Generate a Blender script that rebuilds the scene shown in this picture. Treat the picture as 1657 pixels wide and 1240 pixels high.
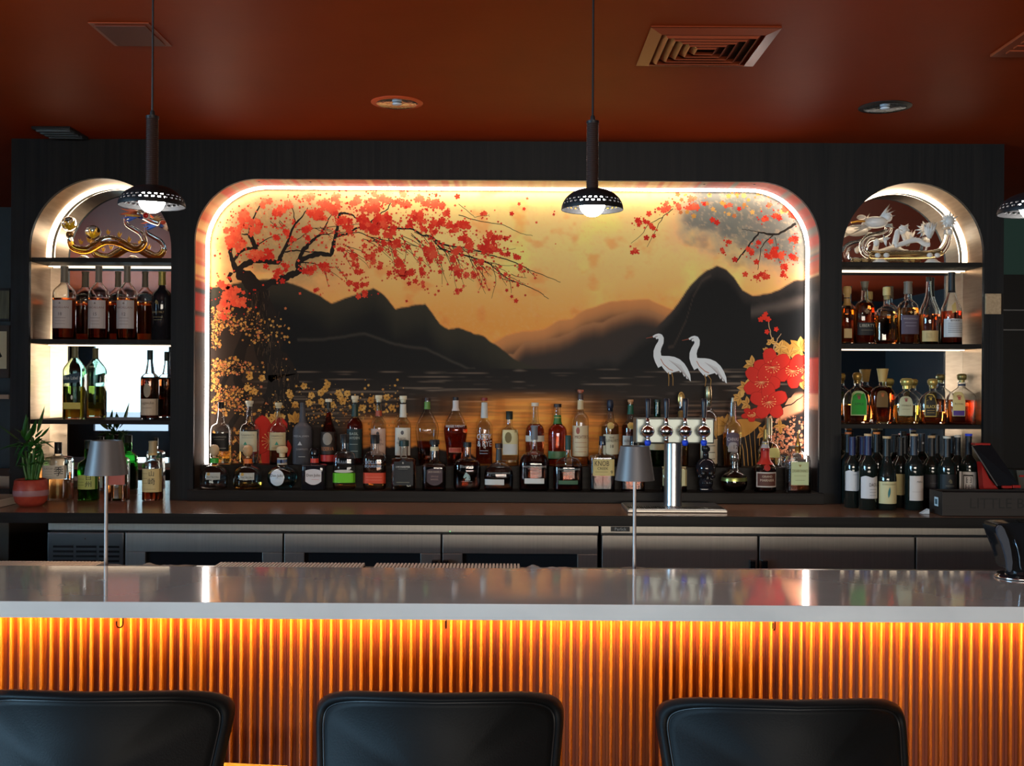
import bpy, bmesh, math, random
import numpy as np
from mathutils import Vector, Matrix
from mathutils.geometry import tessellate_polygon

for o in list(bpy.data.objects):
    bpy.data.objects.remove(o)
SC = bpy.context.scene
COL = SC.collection
R = random.Random(7)

# ------------------------------------------------------------------ camera
FPX = 1750.0            # focal length in pixels of a 1657 px wide frame
CAMZ = 1.62
cam_d = bpy.data.cameras.new('camera'); cam = bpy.data.objects.new('camera', cam_d); COL.objects.link(cam)
cam_d.sensor_width = 36.0; cam_d.lens = 36.0 * FPX / 1657.0
cam_d.clip_start = 0.05; cam_d.clip_end = 60
cam.location = (0, 0, CAMZ)
ROLL = math.radians(0.32)
cam.rotation_mode = 'QUATERNION'
cam.rotation_quaternion = (Matrix.Rotation(math.radians(90), 3, 'X') @ Matrix.Rotation(ROLL, 3, 'Z')).to_quaternion()
SC.camera = cam

# ------------------------------------------------------------------ world, exposure
SC.view_settings.view_transform = 'Standard'; SC.view_settings.look = 'None'
SC.view_settings.gamma = 1.0; SC.view_settings.exposure = 0.42
SC.view_settings.use_curve_mapping = False
w = bpy.data.worlds.new('world'); SC.world = w; w.use_nodes = True
w.node_tree.nodes['Background'].inputs[0].default_value = (0.55, 0.75, 1.0, 1)
w.node_tree.nodes['Background'].inputs[1].default_value = 1.0
SC.cycles.max_bounces = 14; SC.cycles.transmission_bounces = 14; SC.cycles.transparent_max_bounces = 12
SC.cycles.diffuse_bounces = 4; SC.cycles.glossy_bounces = 6
SC.cycles.sample_clamp_indirect = 4.0
SC.cycles.use_denoising = True

def area_light(name, loc, rot, sx, sy, power, color):
    d = bpy.data.lights.new(name, 'AREA'); d.shape = 'RECTANGLE'; d.size = sx; d.size_y = sy
    d.energy = power; d.color = color
    o = bpy.data.objects.new(name, d); COL.objects.link(o); o.location = loc; o.rotation_euler = rot
    return o
SKY = (0.38, 0.71, 1.0)
# window daylight from the left wall and far left behind; the wide one is added fill
area_light('left_window_daylight', (-6.06, -0.6, 1.65), (0, math.radians(-90), 0), 1.5, 4.2, 560, SKY)
area_light('rear_window_daylight', (-5.1, -4.06, 1.70), (math.radians(90), 0, 0), 1.55, 1.0, 8, (0.60, 0.95, 1.0))
area_light('rear_wide_added_fill', (1.2, -4.06, 1.45), (math.radians(90), 0, 0), 4.4, 0.9, 205, (1.0, 0.88, 0.72))  # added frontal fill for the mural and bottle fronts, in an invented opening

# strengths of the lamps that the place has (used where each is built)
LED_MURAL = 14.0; LED_NICHE = 5.5; LED_SHELF = 2.2; LED_BAR = 250.0; BULB = 62.0; TABLE_LAMP = 5.0
WARM_WHITE = (1.0, 0.88, 0.80); NICHE_WHITE = (1.0, 0.76, 0.52); AMBER = (1.0, 0.56, 0.06)

# ------------------------------------------------------------------ helpers
def lin(c):
    return tuple((x / 12.92 if x <= 0.04045 else ((x + 0.055) / 1.055) ** 2.4) for x in [v / 255.0 for v in c])

def unroll(px, py):
    u = px - 828.5; v = py - 620.0
    return u + ROLL * v, v - ROLL * u

def P(px, py, Y):                       # a point at depth Y seen at this pixel
    u, v = unroll(px, py)
    return Vector((u * Y / FPX, Y, CAMZ - v * Y / FPX))

def X(px, Y, z):                        # world x of something at depth Y and height z
    v = (CAMZ - z) * FPX / Y
    return (px - 828.5 + ROLL * v) * Y / FPX

def ztop(px, py, Y): return P(px, py, Y).z

MATS = {}
def mat(name, color=(0.5, 0.5, 0.5), rough=0.5, metal=0.0, emit=None, strength=0.0, trans=0.0, ior=1.45,
        coat=0.0, spec=0.5, noise=None, bump=None, coords='Object'):
    if name in MATS: return MATS[name]
    m = bpy.data.materials.new(name); m.use_nodes = True; MATS[name] = m
    nt = m.node_tree; b = nt.nodes['Principled BSDF']
    b.inputs['Base Color'].default_value = (*color, 1); b.inputs['Roughness'].default_value = rough
    b.inputs['Metallic'].default_value = metal; b.inputs['IOR'].default_value = ior
    b.inputs['Specular IOR Level'].default_value = spec
    b.inputs['Transmission Weight'].default_value = trans; b.inputs['Coat Weight'].default_value = coat
    b.inputs['Coat Roughness'].default_value = 0.08
    if emit:
        b.inputs['Emission Color'].default_value = (*emit, 1); b.inputs['Emission Strength'].default_value = strength
    if noise or bump:
        tc = nt.nodes.new('ShaderNodeTexCoord')
    if noise:                            # (scale xyz, other colour, detail, contrast)
        sc, c2, det, con = noise
        mp = nt.nodes.new('ShaderNodeMapping'); mp.inputs['Scale'].default_value = sc
        n = nt.nodes.new('ShaderNodeTexNoise'); n.inputs['Scale'].default_value = 1; n.inputs['Detail'].default_value = det
        r = nt.nodes.new('ShaderNodeValToRGB')
        r.color_ramp.elements[0].position = 0.5 - con; r.color_ramp.elements[1].position = 0.5 + con
        r.color_ramp.elements[0].color = (*color, 1); r.color_ramp.elements[1].color = (*c2, 1)
        nt.links.new(tc.outputs[coords], mp.inputs[0]); nt.links.new(mp.outputs[0], n.inputs['Vector'])
        nt.links.new(n.outputs['Fac'], r.inputs[0]); nt.links.new(r.outputs[0], b.inputs['Base Color'])
    if bump:                             # (scale xyz, strength, detail)
        sc, st, det = bump
        mp = nt.nodes.new('ShaderNodeMapping'); mp.inputs['Scale'].default_value = sc
        n = nt.nodes.new('ShaderNodeTexNoise'); n.inputs['Scale'].default_value = 1; n.inputs['Detail'].default_value = det
        bp = nt.nodes.new('ShaderNodeBump'); bp.inputs['Strength'].default_value = st; bp.inputs['Distance'].default_value = 0.002
        nt.links.new(tc.outputs[coords], mp.inputs[0]); nt.links.new(mp.outputs[0], n.inputs['Vector'])
        nt.links.new(n.outputs['Fac'], bp.inputs['Height']); nt.links.new(bp.outputs[0], b.inputs['Normal'])
    return m

def mat_attr(name, rough=0.5, spec=0.5, metal=0.0):
    if name in MATS: return MATS[name]
    m = bpy.data.materials.new(name); m.use_nodes = True; MATS[name] = m
    nt = m.node_tree; b = nt.nodes['Principled BSDF']
    a = nt.nodes.new('ShaderNodeVertexColor'); a.layer_name = 'paint'
    nt.links.new(a.outputs[0], b.inputs['Base Color'])
    b.inputs['Roughness'].default_value = rough; b.inputs['Specular IOR Level'].default_value = spec
    b.inputs['Metallic'].default_value = metal
    return m

def tag(o, label=None, cat=None, group=None, kind=None):
    if label: o['label'] = label
    if cat: o['category'] = cat
    if group: o['group'] = group
    if kind: o['kind'] = kind
    return o

def empty(name, loc, label, cat, group=None):
    o = bpy.data.objects.new(name, None); COL.objects.link(o); o.location = loc
    o.empty_display_size = 0.05
    return tag(o, label, cat, group)

def link_mesh(name, me, m, parent=None, smooth=False):
    """me is in world coordinates (or, with a parent, converted to the parent's space)."""
    if m is not None:
        for mm in (m if isinstance(m, (list, tuple)) else [m]): me.materials.append(mm)
    o = bpy.data.objects.new(name, me); COL.objects.link(o)
    if smooth:
        me.polygons.foreach_set('use_smooth', [True] * len(me.polygons))
    if parent is not None:
        o.parent = parent
        L = Vector((0, 0, 0)); q = parent
        while q is not None:
            L += q.location; q = q.parent
        o.location = (0, 0, 0)
        me.transform(Matrix.Translation(-L))
    return o

class MB:
    def __init__(s): s.bm = bmesh.new()
    def box(s, x0, x1, y0, y1, z0, z1, bevel=0.0, rot=None, mi=0):
        c = Vector(((x0+x1)/2, (y0+y1)/2, (z0+z1)/2))
        r = bmesh.ops.create_cube(s.bm, size=1.0)
        M = Matrix.Translation(c) @ (rot.to_4x4() if rot is not None else Matrix.Identity(4)) @ Matrix.Diagonal((abs(x1-x0), abs(y1-y0), abs(z1-z0), 1))
        bmesh.ops.transform(s.bm, matrix=M, verts=r['verts'])
        fs = {f for v in r['verts'] for f in v.link_faces}
        for f in fs: f.material_index = mi
        if bevel > 0:
            es = list({e for v in r['verts'] for e in v.link_edges})
            bmesh.ops.bevel(s.bm, geom=es, offset=bevel, segments=2, affect='EDGES', profile=0.6)
        return s
    def lathe(s, prof, c=(0, 0, 0), segs=24, a_dep=None, mi=0, axis=None):
        """prof: (r, z) list; r == 0 ends close to a point."""
        rings = []
        M = axis if axis is not None else Matrix.Identity(3)
        c = Vector(c)
        for (r, z) in prof:
            if r <= 1e-6:
                rings.append([s.bm.verts.new(c + M @ Vector((0, 0, z)))])
            else:
                rings.append([s.bm.verts.new(c + M @ Vector((r*math.cos(2*math.pi*k/segs), r*math.sin(2*math.pi*k/segs), z))) for k in range(segs)])
        s.skin(rings, segs, mi)
        return s
    def skin(s, rings, segs, mi=0):
        for a, b in zip(rings, rings[1:]):
            if len(a) == 1 and len(b) == 1: continue
            for k in range(segs):
                k2 = (k+1) % segs
                try:
                    if len(a) == 1: f = s.bm.faces.new((a[0], b[k2], b[k]))
                    elif len(b) == 1: f = s.bm.faces.new((a[k], a[k2], b[0]))
                    else: f = s.bm.faces.new((a[k], a[k2], b[k2], b[k]))
                    f.material_index = mi
                except ValueError: pass
    def tube(s, pts, rad, segs=8, closed=False, caps=True, mi=0):
        pts = [Vector(p) for p in pts]; n = len(pts)
        rads = rad if isinstance(rad, (list, tuple)) else [rad]*n
        rings = []; up = None
        for i, p in enumerate(pts):
            if closed: t = (pts[(i+1) % n] - pts[i-1])
            else: t = (pts[min(i+1, n-1)] - pts[max(i-1, 0)])
            t.normalize()
            if up is None:
                up = Vector((0, 0, 1)) if abs(t.z) < 0.9 else Vector((0, 1, 0))
            u = (up - t * up.dot(t))
            if u.length < 1e-5: u = t.orthogonal()
            u.normalize(); up = u; v = t.cross(u)
            rings.append([s.bm.verts.new(p + rads[i]*(math.cos(2*math.pi*k/segs)*u + math.sin(2*math.pi*k/segs)*v)) for k in range(segs)])
        if closed: rings.append(rings[0])
        s.skin(rings, segs, mi)
        if caps and not closed:
            for rg, fl in ((rings[0], True), (rings[-1], False)):
                try:
                    f = s.bm.faces.new(list(reversed(rg)) if fl else rg); f.material_index = mi
                except ValueError: pass
        return s
    def sphere(s, c, r, sx=1, sy=1, sz=1, seg=12, rings=8, mi=0, M3=None):
        rr = bmesh.ops.create_uvsphere(s.bm, u_segments=seg, v_segments=rings, radius=r)
        M = Matrix.Translation(Vector(c)) @ (M3.to_4x4() if M3 is not None else Matrix.Identity(4)) @ Matrix.Diagonal((sx, sy, sz, 1))
        bmesh.ops.transform(s.bm, matrix=M, verts=rr['verts'])
        for f in {f for v in rr['verts'] for f in v.link_faces}: f.material_index = mi
        return s
    def poly(s, pts, mi=0):
        vs = [s.bm.verts.new(p) for p in pts]
        f = s.bm.faces.new(vs); f.material_index = mi
        return s
    def extrude_poly(s, pts2, axis_fn, d0, d1, mi=0):
        """pts2: outline (a,b); axis_fn(a,b,d)->world; a prism from d0 to d1."""
        A = [s.bm.verts.new(axis_fn(a, b, d0)) for a, b in pts2]
        B = [s.bm.verts.new(axis_fn(a, b, d1)) for a, b in pts2]
        n = len(A)
        s.bm.faces.new(A); s.bm.faces.new(list(reversed(B)))
        for k in range(n):
            s.bm.faces.new((A[k], B[k], B[(k+1) % n], A[(k+1) % n]))
        return s
    def build(s, name, m, parent=None, smooth=False, recalc=True, autos=None):
        if recalc: bmesh.ops.recalc_face_normals(s.bm, faces=s.bm.faces)
        me = bpy.data.meshes.new(name); s.bm.to_mesh(me); s.bm.free()
        o = link_mesh(name, me, m, parent, smooth)
        if autos:
            for p in me.polygons: p.use_smooth = True
            me.set_sharp_from_angle(angle=math.radians(autos))
        return o

def text_mesh(s, size, font=None):
    cu = bpy.data.curves.new('t', 'FONT'); cu.body = s; cu.size = size; cu.align_x = 'CENTER'; cu.align_y = 'CENTER'
    cu.resolution_u = 2
    o = bpy.data.objects.new('t', cu); COL.objects.link(o)
    dg = bpy.context.evaluated_depsgraph_get()
    me = bpy.data.meshes.new_from_object(o.evaluated_get(dg))
    bpy.data.objects.remove(o); bpy.data.curves.remove(cu)
    me.materials.clear()
    return me

def copy_tree(o, parent=None):
    c = o.copy(); COL.objects.link(c); c.parent = parent
    for ch in list(o.children): copy_tree(ch, c)
    return c

# ------------------------------------------------------------------ materials
WOOD_DARK = mat('dark_wood', lin((14, 17, 20)), 0.5, spec=0.2, noise=((60, 60, 2.0), lin((33, 31, 30)), 6, 0.28), bump=((120, 120, 3), 0.25, 4))
WOOD_TOP = mat('lit_counter_wood', lin((116, 86, 66)), 0.2, spec=0.5, noise=((2.0, 60, 60), lin((146, 110, 86)), 6, 0.28))  # paler than the wood itself: the mural's reflection is put into the colour
WOOD_SHELF = mat('dark_wood_ledge', lin((20, 18, 17)), 0.45, spec=0.15, noise=((2.0, 60, 60), lin((40, 35, 31)), 6, 0.28))
CEIL = mat('rust_ceiling_paint', lin((160, 54, 10)), 0.5, spec=0.08, noise=((3, 3, 3), lin((146, 48, 10)), 3, 0.3), bump=((30, 30, 30), 0.15, 3))
CEIL_TRIM = mat('rust_trim', lin((150, 62, 32)), 0.35)
STEEL = mat('brushed_steel', (0.50, 0.46, 0.41), 0.42, 1.0, noise=((160, 3, 3), (0.60, 0.55, 0.49), 3, 0.4))
STEEL_DK = mat('dark_steel', (0.30, 0.30, 0.30), 0.33, 1.0)
CHROME = mat('chrome', (0.85, 0.85, 0.85), 0.08, 1.0)
BLACK = mat('black_plastic', (0.012, 0.012, 0.013), 0.35)
BLACK_GL = mat('black_gloss', (0.008, 0.008, 0.009), 0.08)
MIRROR = mat('mirror', (0.88, 0.89, 0.88), 0.01, 1.0)
BRASS_LINER = mat('niche_brushed_metal', (0.36, 0.23, 0.13), 0.30, 1.0, noise=((8, 8, 90), (0.52, 0.36, 0.22), 3, 0.35))
QUARTZ = mat('white_quartz', lin((212, 210, 206)), 0.07, spec=0.8, coat=1.0, noise=((3, 3, 3), lin((190, 188, 185)), 6, 0.25))
DARKWALL = mat('dark_wall', lin((34, 36, 38)), 0.6)
TEALWALL = mat('teal_wall', lin((52, 92, 88)), 0.6)
FLOORM = mat('dark_floor', lin((58, 50, 44)), 0.35, noise=((1, 14, 1), lin((74, 62, 54)), 4, 0.3))
GLASS = mat('clear_glass', (0.97, 0.985, 0.98), 0.0, trans=1.0, ior=1.46)
GLASS_TINTS = {'clear': GLASS}
for nme, c in (('green', (0.10, 0.42, 0.10)), ('blue', (0.72, 0.88, 0.86)), ('palegreen', (0.72, 0.90, 0.76)), ('brown', (0.30, 0.12, 0.04)), ('wine', (0.012, 0.02, 0.012))):
    GLASS_TINTS[nme] = mat(nme + '_glass', c, 0.0, trans=1.0 if nme != 'wine' else 0.25, ior=1.46)
LEATHER = mat('charcoal_leather', lin((13, 15, 17)), 0.55, spec=0.16, bump=((260, 260, 260), 0.2, 3))
def emat(name, color, s): return mat(name, (0.8, 0.8, 0.8), 0.4, emit=color, strength=s)
def flat(c, rough=0.5, metal=0.0):
    return mat('paint_%02x%02x%02x_%d_%d' % (*c, int(rough*100), int(metal*100)), lin(c), rough, metal)
# ================================================================== STRUCTURE
XC = -0.025                       # centre line of the back bar
YF = 5.01                         # front of the wood facade
YM = 5.24                         # mirror / mural plane
ZC = 2.74                         # ceiling
ZTOP = 2.56                       # top of the arches and of the mural opening
ZCT = 1.07                        # back counter top
def struct(name, mb, m, smooth=False):
    o = mb.build(name, m, None, smooth); o['kind'] = 'structure'; return o
struct('floor', MB().box(-6.1, 5.1, -4.1, 7.1, -0.05, 0), FLOORM)
struct('ceiling', MB().box(-6.1, 5.1, -4.1, 7.1, ZC, ZC+0.05), CEIL)
struct('wall_left_low', MB().box(-6.1, -6.0, -4.1, 7.1, 0, 0.85), DARKWALL).name = 'wall_left'
m_ = MB(); m_.box(-6.1, -6.0, -4.1, 7.1, 2.45, ZC); m_.box(-6.1, -6.0, 1.55, 7.1, 0.85, 2.45); m_.box(-6.1, -6.0, -4.1, -2.75, 0.85, 2.45)
struct('wall_left', m_, DARKWALL)
struct('wall_right', MB().box(5.0, 5.1, -4.1, 7.1, 0, ZC), DARKWALL)
m_ = MB()
m_.box(-6.1, 5.1, -4.1, -4.0, 2.5, ZC); m_.box(-6.1, 5.1, -4.1, -4.0, 0, 0.9)
m_.box(-6.1, -5.65, -4.1, -4.0, 0.9, 2.5); m_.box(-4.55, -1.05, -4.1, -4.0, 0.9, 2.5); m_.box(3.45, 5.1, -4.1, -4.0, 0.9, 2.5)
m_.box(-1.05, 3.45, -4.1, -4.0, 1.95, 2.5)
struct('wall_rear', m_, DARKWALL)
# wall behind the back bar: teal on the right, grey blue at the left
struct('wall_back_right', MB().box(1.5, 5.1, 7.0, 7.1, 0, ZC), TEALWALL)
struct('wall_back_left', MB().box(-6.1, 1.5, 7.0, 7.1, 0, ZC), flat((52, 66, 76), 0.5))
# window frames, panes
def window(n, x0, x1, z0, z1, axis, pos, nx):
    m = MB()
    def bx(a0, a1, b0, b1):
        if axis == 'y': m.box(a0, a1, pos-0.03, pos+0.03, b0, b1)
        else: m.box(pos-0.03, pos+0.03, a0, a1, b0, b1)
    t = 0.05
    bx(x0, x1, z0, z0+t); bx(x0, x1, z1-t, z1)
    for k in range(nx+1):
        xx = x0 + (x1-x0-t)*k/nx; bx(xx, xx+t, z0, z1)
    f = struct('window_%d' % n, m, flat((30, 32, 34)))
    g = MB()
    if axis == 'y': g.box(x0+t, x1-t, pos-0.004, pos+0.004, z0+t, z1-t)
    else: g.box(pos-0.004, pos+0.004, x0+t, x1-t, z0+t, z1-t)
    g.build('pane', WINGLASS, f)
WINGLASS = bpy.data.materials.new('window_glass'); WINGLASS.use_nodes = True
nt = WINGLASS.node_tree; nt.nodes.clear()
o_ = nt.nodes.new('ShaderNodeOutputMaterial'); mx = nt.nodes.new('ShaderNodeMixShader'); tr = nt.nodes.new('ShaderNodeBsdfTransparent'); gl = nt.nodes.new('ShaderNodeBsdfGlossy'); fr = nt.nodes.new('ShaderNodeFresnel')
gl.inputs['Roughness'].default_value = 0.02
nt.links.new(fr.outputs[0], mx.inputs[0]); nt.links.new(tr.outputs[0], mx.inputs[1]); nt.links.new(gl.outputs[0], mx.inputs[2]); nt.links.new(mx.outputs[0], o_.inputs[0])
window(1, -2.75, 1.55, 0.85, 2.45, 'x', -6.03, 3)
window(2, -5.65, -4.55, 0.9, 2.5, 'y', -4.03, 1)
window(3, -1.05, 3.45, 0.9, 1.95, 'y', -4.03, 4)  # unseen opening added to go with the wide frontal fill

# ---- wood facade with three openings
XL, XR = XC-2.30, XC+2.30
MX0, MX1 = XC-1.45, XC+1.45; MR = 0.29
NXL, NXR, NR = XC-1.886, XC+1.88, 0.329
ZARC = ZTOP - NR
def arc(cx, cz, r, a0, a1, n):
    return [(cx + r*math.cos(math.radians(a0+(a1-a0)*k/n)), cz + r*math.sin(math.radians(a0+(a1-a0)*k/n))) for k in range(n+1)]
def mural_path(inset=0.0, z0=1.10):
    r = MR - inset
    p = [(MX0+inset, z0)] + arc(MX0+MR, ZTOP-MR, r, 180, 90, 16) + arc(MX1-MR, ZTOP-MR, r, 90, 0, 16) + [(MX1-inset, z0)]
    return p
def niche_path(cx, inset=0.0, z0=1.07):
    r = NR - inset
    return [(cx-r, z0)] + arc(cx, ZARC, r, 180, 0, 36) + [(cx+r, z0)]
cu = bpy.data.curves.new('facade', 'CURVE'); cu.dimensions = '2D'; cu.fill_mode = 'BOTH'; cu.extrude = 0.01
def spl(pts):
    s = cu.splines.new('POLY'); s.points.add(len(pts)-1)
    for q, (a, b) in zip(s.points, pts): q.co = (a, b, 0, 1)
    s.use_cyclic_u = True
EPS = 0.0
outline = [(XL, ZCT), (NXL-NR, ZCT)] + niche_path(NXL)[1:-1] + [(NXL+NR, ZCT), (MX0, ZCT)] + mural_path()[1:-1] + [(MX1, ZCT), (NXR-NR, ZCT)] + niche_path(NXR)[1:-1] + [(NXR+NR, ZCT), (XR, ZCT), (XR, ZC), (XL, ZC)]
spl(outline)
oc = bpy.data.objects.new('f', cu); COL.objects.link(oc)
me = bpy.data.meshes.new_from_object(oc.evaluated_get(bpy.context.evaluated_depsgraph_get()))
bpy.data.objects.remove(oc)
me.transform(Matrix.Translation((0, YF+0.01, 0)) @ Matrix.Rotation(math.radians(90), 4, 'X'))
me.materials.clear()
fac = link_mesh('wall_back', me, WOOD_DARK); fac['kind'] = 'structure'
m_ = MB(); m_.box(XL, XL+0.02, YF+0.021, YF+0.479, ZCT, ZC); m_.box(XR-0.02, XR, YF+0.021, YF+0.479, ZCT, ZC); m_.box(XL, XR, YF+0.48, YF+0.5, 0, ZC)
struct('wall_back_return', m_, WOOD_DARK).name = 'wall_back'

def ribbon(path, y0, y1, ny=1, flip=False):
    """open strip following path (x,z) from y0 to y1; returns bmesh verts grid"""
    m = MB(); rows = []
    for k in range(ny+1):
        y = y0 + (y1-y0)*k/ny
        rows.append([m.bm.verts.new((a, y, b)) for a, b in path])
    for r0, r1 in zip(rows, rows[1:]):
        for i in range(len(path)-1):
            f = m.bm.faces.new((r0[i], r0[i+1], r1[i+1], r1[i]))
            if flip: f.normal_flip()
    return m
def thick_ribbon(path, y0, y1, t, cxz):
    """closed-section liner: inner face on path, thickness t away from the opening"""
    m = MB(); n = len(path)
    out = []
    for i, (a, b) in enumerate(path):
        if i == 0: d = Vector((path[1][0]-a, path[1][1]-b))
        elif i == n-1: d = Vector((a-path[-2][0], b-path[-2][1]))
        else: d = Vector((path[i+1][0]-path[i-1][0], path[i+1][1]-path[i-1][1]))
        d.normalize(); out.append((a - d.y*t, b + d.x*t))
    vs = [[m.bm.verts.new((p[0], y, p[1])) for p in q] for q, y in ((path, y0), (path, y1), (out, y1), (out, y0))]
    for j in range(4):
        A, B = vs[j], vs[(j+1) % 4]
        for i in range(n-1): m.bm.faces.new((A[i], A[i+1], B[i+1], B[i]))
    m.bm.faces.new([v[0] for v in vs]); m.bm.faces.new([v[-1] for v in vs][::-1])
    return m

def strip_between(p0, p1):
    m = MB(); A = [m.bm.verts.new(p) for p in p0]; B = [m.bm.verts.new(p) for p in p1]
    for k in range(len(A)-1): m.bm.faces.new((A[k], A[k+1], B[k+1], B[k]))
    return m
def neon(path_fn, name, em, parent, wd):
    """neon flex: opaque wedge housing in the corner, its glowing face turned inwards and to the room"""
    o = path_fn(0.0006); i = path_fn(wd)
    F = [(a, YM-0.048, b) for a, b in o]; G = [(a, YM-0.014, b) for a, b in i]; Bk = [(a, YM-0.014, b) for a, b in o]
    m = MB(); r = [[m.bm.verts.new(p) for p in q] for q in (F, Bk, G)]
    for u, v in ((0, 1), (1, 2), (2, 0)):
        for k in range(len(F)-1): m.bm.faces.new((r[u][k], r[u][k+1], r[v][k+1], r[v][k]))
    h = m.build('light_housing', flat((190, 186, 180)), parent)
    e = 0.0008
    F2 = [(a, YM-0.048-e, b) for a, b in path_fn(0.0006+e)]; G2 = [(a, YM-0.014-e, b) for a, b in path_fn(wd+e)]
    strip_between(F2, G2).build(name, em, parent)

# ---- display niches
def niche(cx, side, label):
    t = empty('arched_display_niche', (cx, YF+0.02, ZCT), label, 'niche', None)
    thick_ribbon(niche_path(cx), YF+0.021, YM, 0.012, (cx, ZARC)).build('side_liner', BRASS_LINER, t, autos=40)
    m = MB(); m.extrude_poly(niche_path(cx, -0.011), lambda a, b, d: (a, d, b), YM+0.001, YM+0.008)
    m.build('mirror_back', MIRROR, t)
    for z in (2.1925, 1.8125, 1.4370):
        s = MB().box(cx-NR+0.001, cx+NR-0.001, YF+0.022, YM-0.001, z-0.02, z, 0.0012).build('shelf', WOOD_SHELF, t)
        g = MB().box(cx-NR+0.004, cx+NR-0.004, YM-0.030, YM-0.022, z-0.0245, z-0.0202).build('shelf_light', emat('shelf_led', NICHE_WHITE, LED_SHELF), s)
    # neon flex following the arch beside the mirror
    neon(lambda i, z0=2.196: niche_path(cx, i, z0), 'arch_light', emat('niche_led', NICHE_WHITE, LED_NICHE), t, .012)
    return t
NL = niche(NXL, 'left', 'arched mirror-backed niche with wooden shelves left of the mural, holding the amber dragon decanter')
NRt = niche(NXR, 'right', 'arched mirror-backed niche with wooden shelves right of the mural, holding the clear dragon decanter')

# ---- back counter
ybc = 4.49
bc = empty('back_counter', (0, ybc, 1.0), 'long dark wood back counter running under the mural and both niches', 'counter')
MB().box(-3.4, 3.4, ybc+.0105, YF+.475, ZCT-0.043, ZCT-.0004, 0.001).build('counter_top', WOOD_TOP, bc)
MB().box(-3.4, 3.4, ybc, ybc+.010, ZCT-0.043, ZCT-.0004, 0.001).build('shaded_front_edge', WOOD_SHELF, bc)  # same counter, coloured darker because its front catches less light
MB().box(MX0-0.015, MX1+0.012, 4.965, 5.125, ZCT+0.0005, 1.12, 0.002).build('low_ledge', WOOD_SHELF, bc)
MB().box(MX0+0.002, MX1-0.002, 5.126, YM-0.001, ZCT+0.0005, 1.225, 0.002).build('high_ledge', WOOD_SHELF, bc)
MB().box(XL, XR, 4.60, 5.00, 0.001, 0.118).build('plinth', BLACK, bc)

# ---- mural niche: surround + LED + painting
exec_mural = True
# ================================================================== MURAL
YP = YM - 0.004
LAY = [0]
def MP(px, py, k=0):                       # point on the painting's plane
    u, v = unroll(px, py)
    return (u*YP/FPX, YP - (0.00012*k + LAY[0]*0.000006 if k else 0), CAMZ - v*YP/FPX)

_rng = np.random.RandomState(3)
def vnoise(x, y, seed=0):
    rg = np.random.RandomState(seed); T = rg.rand(64, 64)
    xi = np.floor(x).astype(int); yi = np.floor(y).astype(int); fx = x-xi; fy = y-yi
    fx = fx*fx*(3-2*fx); fy = fy*fy*(3-2*fy)
    a = T[yi % 64, xi % 64]; b = T[yi % 64, (xi+1) % 64]; c = T[(yi+1) % 64, xi % 64]; d = T[(yi+1) % 64, (xi+1) % 64]
    return (a*(1-fx)+b*fx)*(1-fy) + (c*(1-fx)+d*fx)*fy
def fbm(x, y, seed=0, o=4):
    s = 0; a = .5; t = 0
    for k in range(o):
        s = s + a*vnoise(x*2**k, y*2**k, seed+k); t += a; a *= .5
    return s/t
def srgb(c): return np.array(lin(c))
def mix(a, b, t): return a*(1-t[..., None]) + b*t[..., None]
def sstep(a, b, x):
    t = np.clip((x-a)/(b-a), 0, 1); return t*t*(3-2*t)
def ridge(x, pts, seed=0, amp=3.0, sc=14.0):
    xs = [p[0] for p in pts]; ys = [p[1] for p in pts]
    return np.interp(x, xs, ys) + amp*(fbm(x/sc, x*0+seed*3.1, seed+20, 4)-.5)*2

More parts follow.
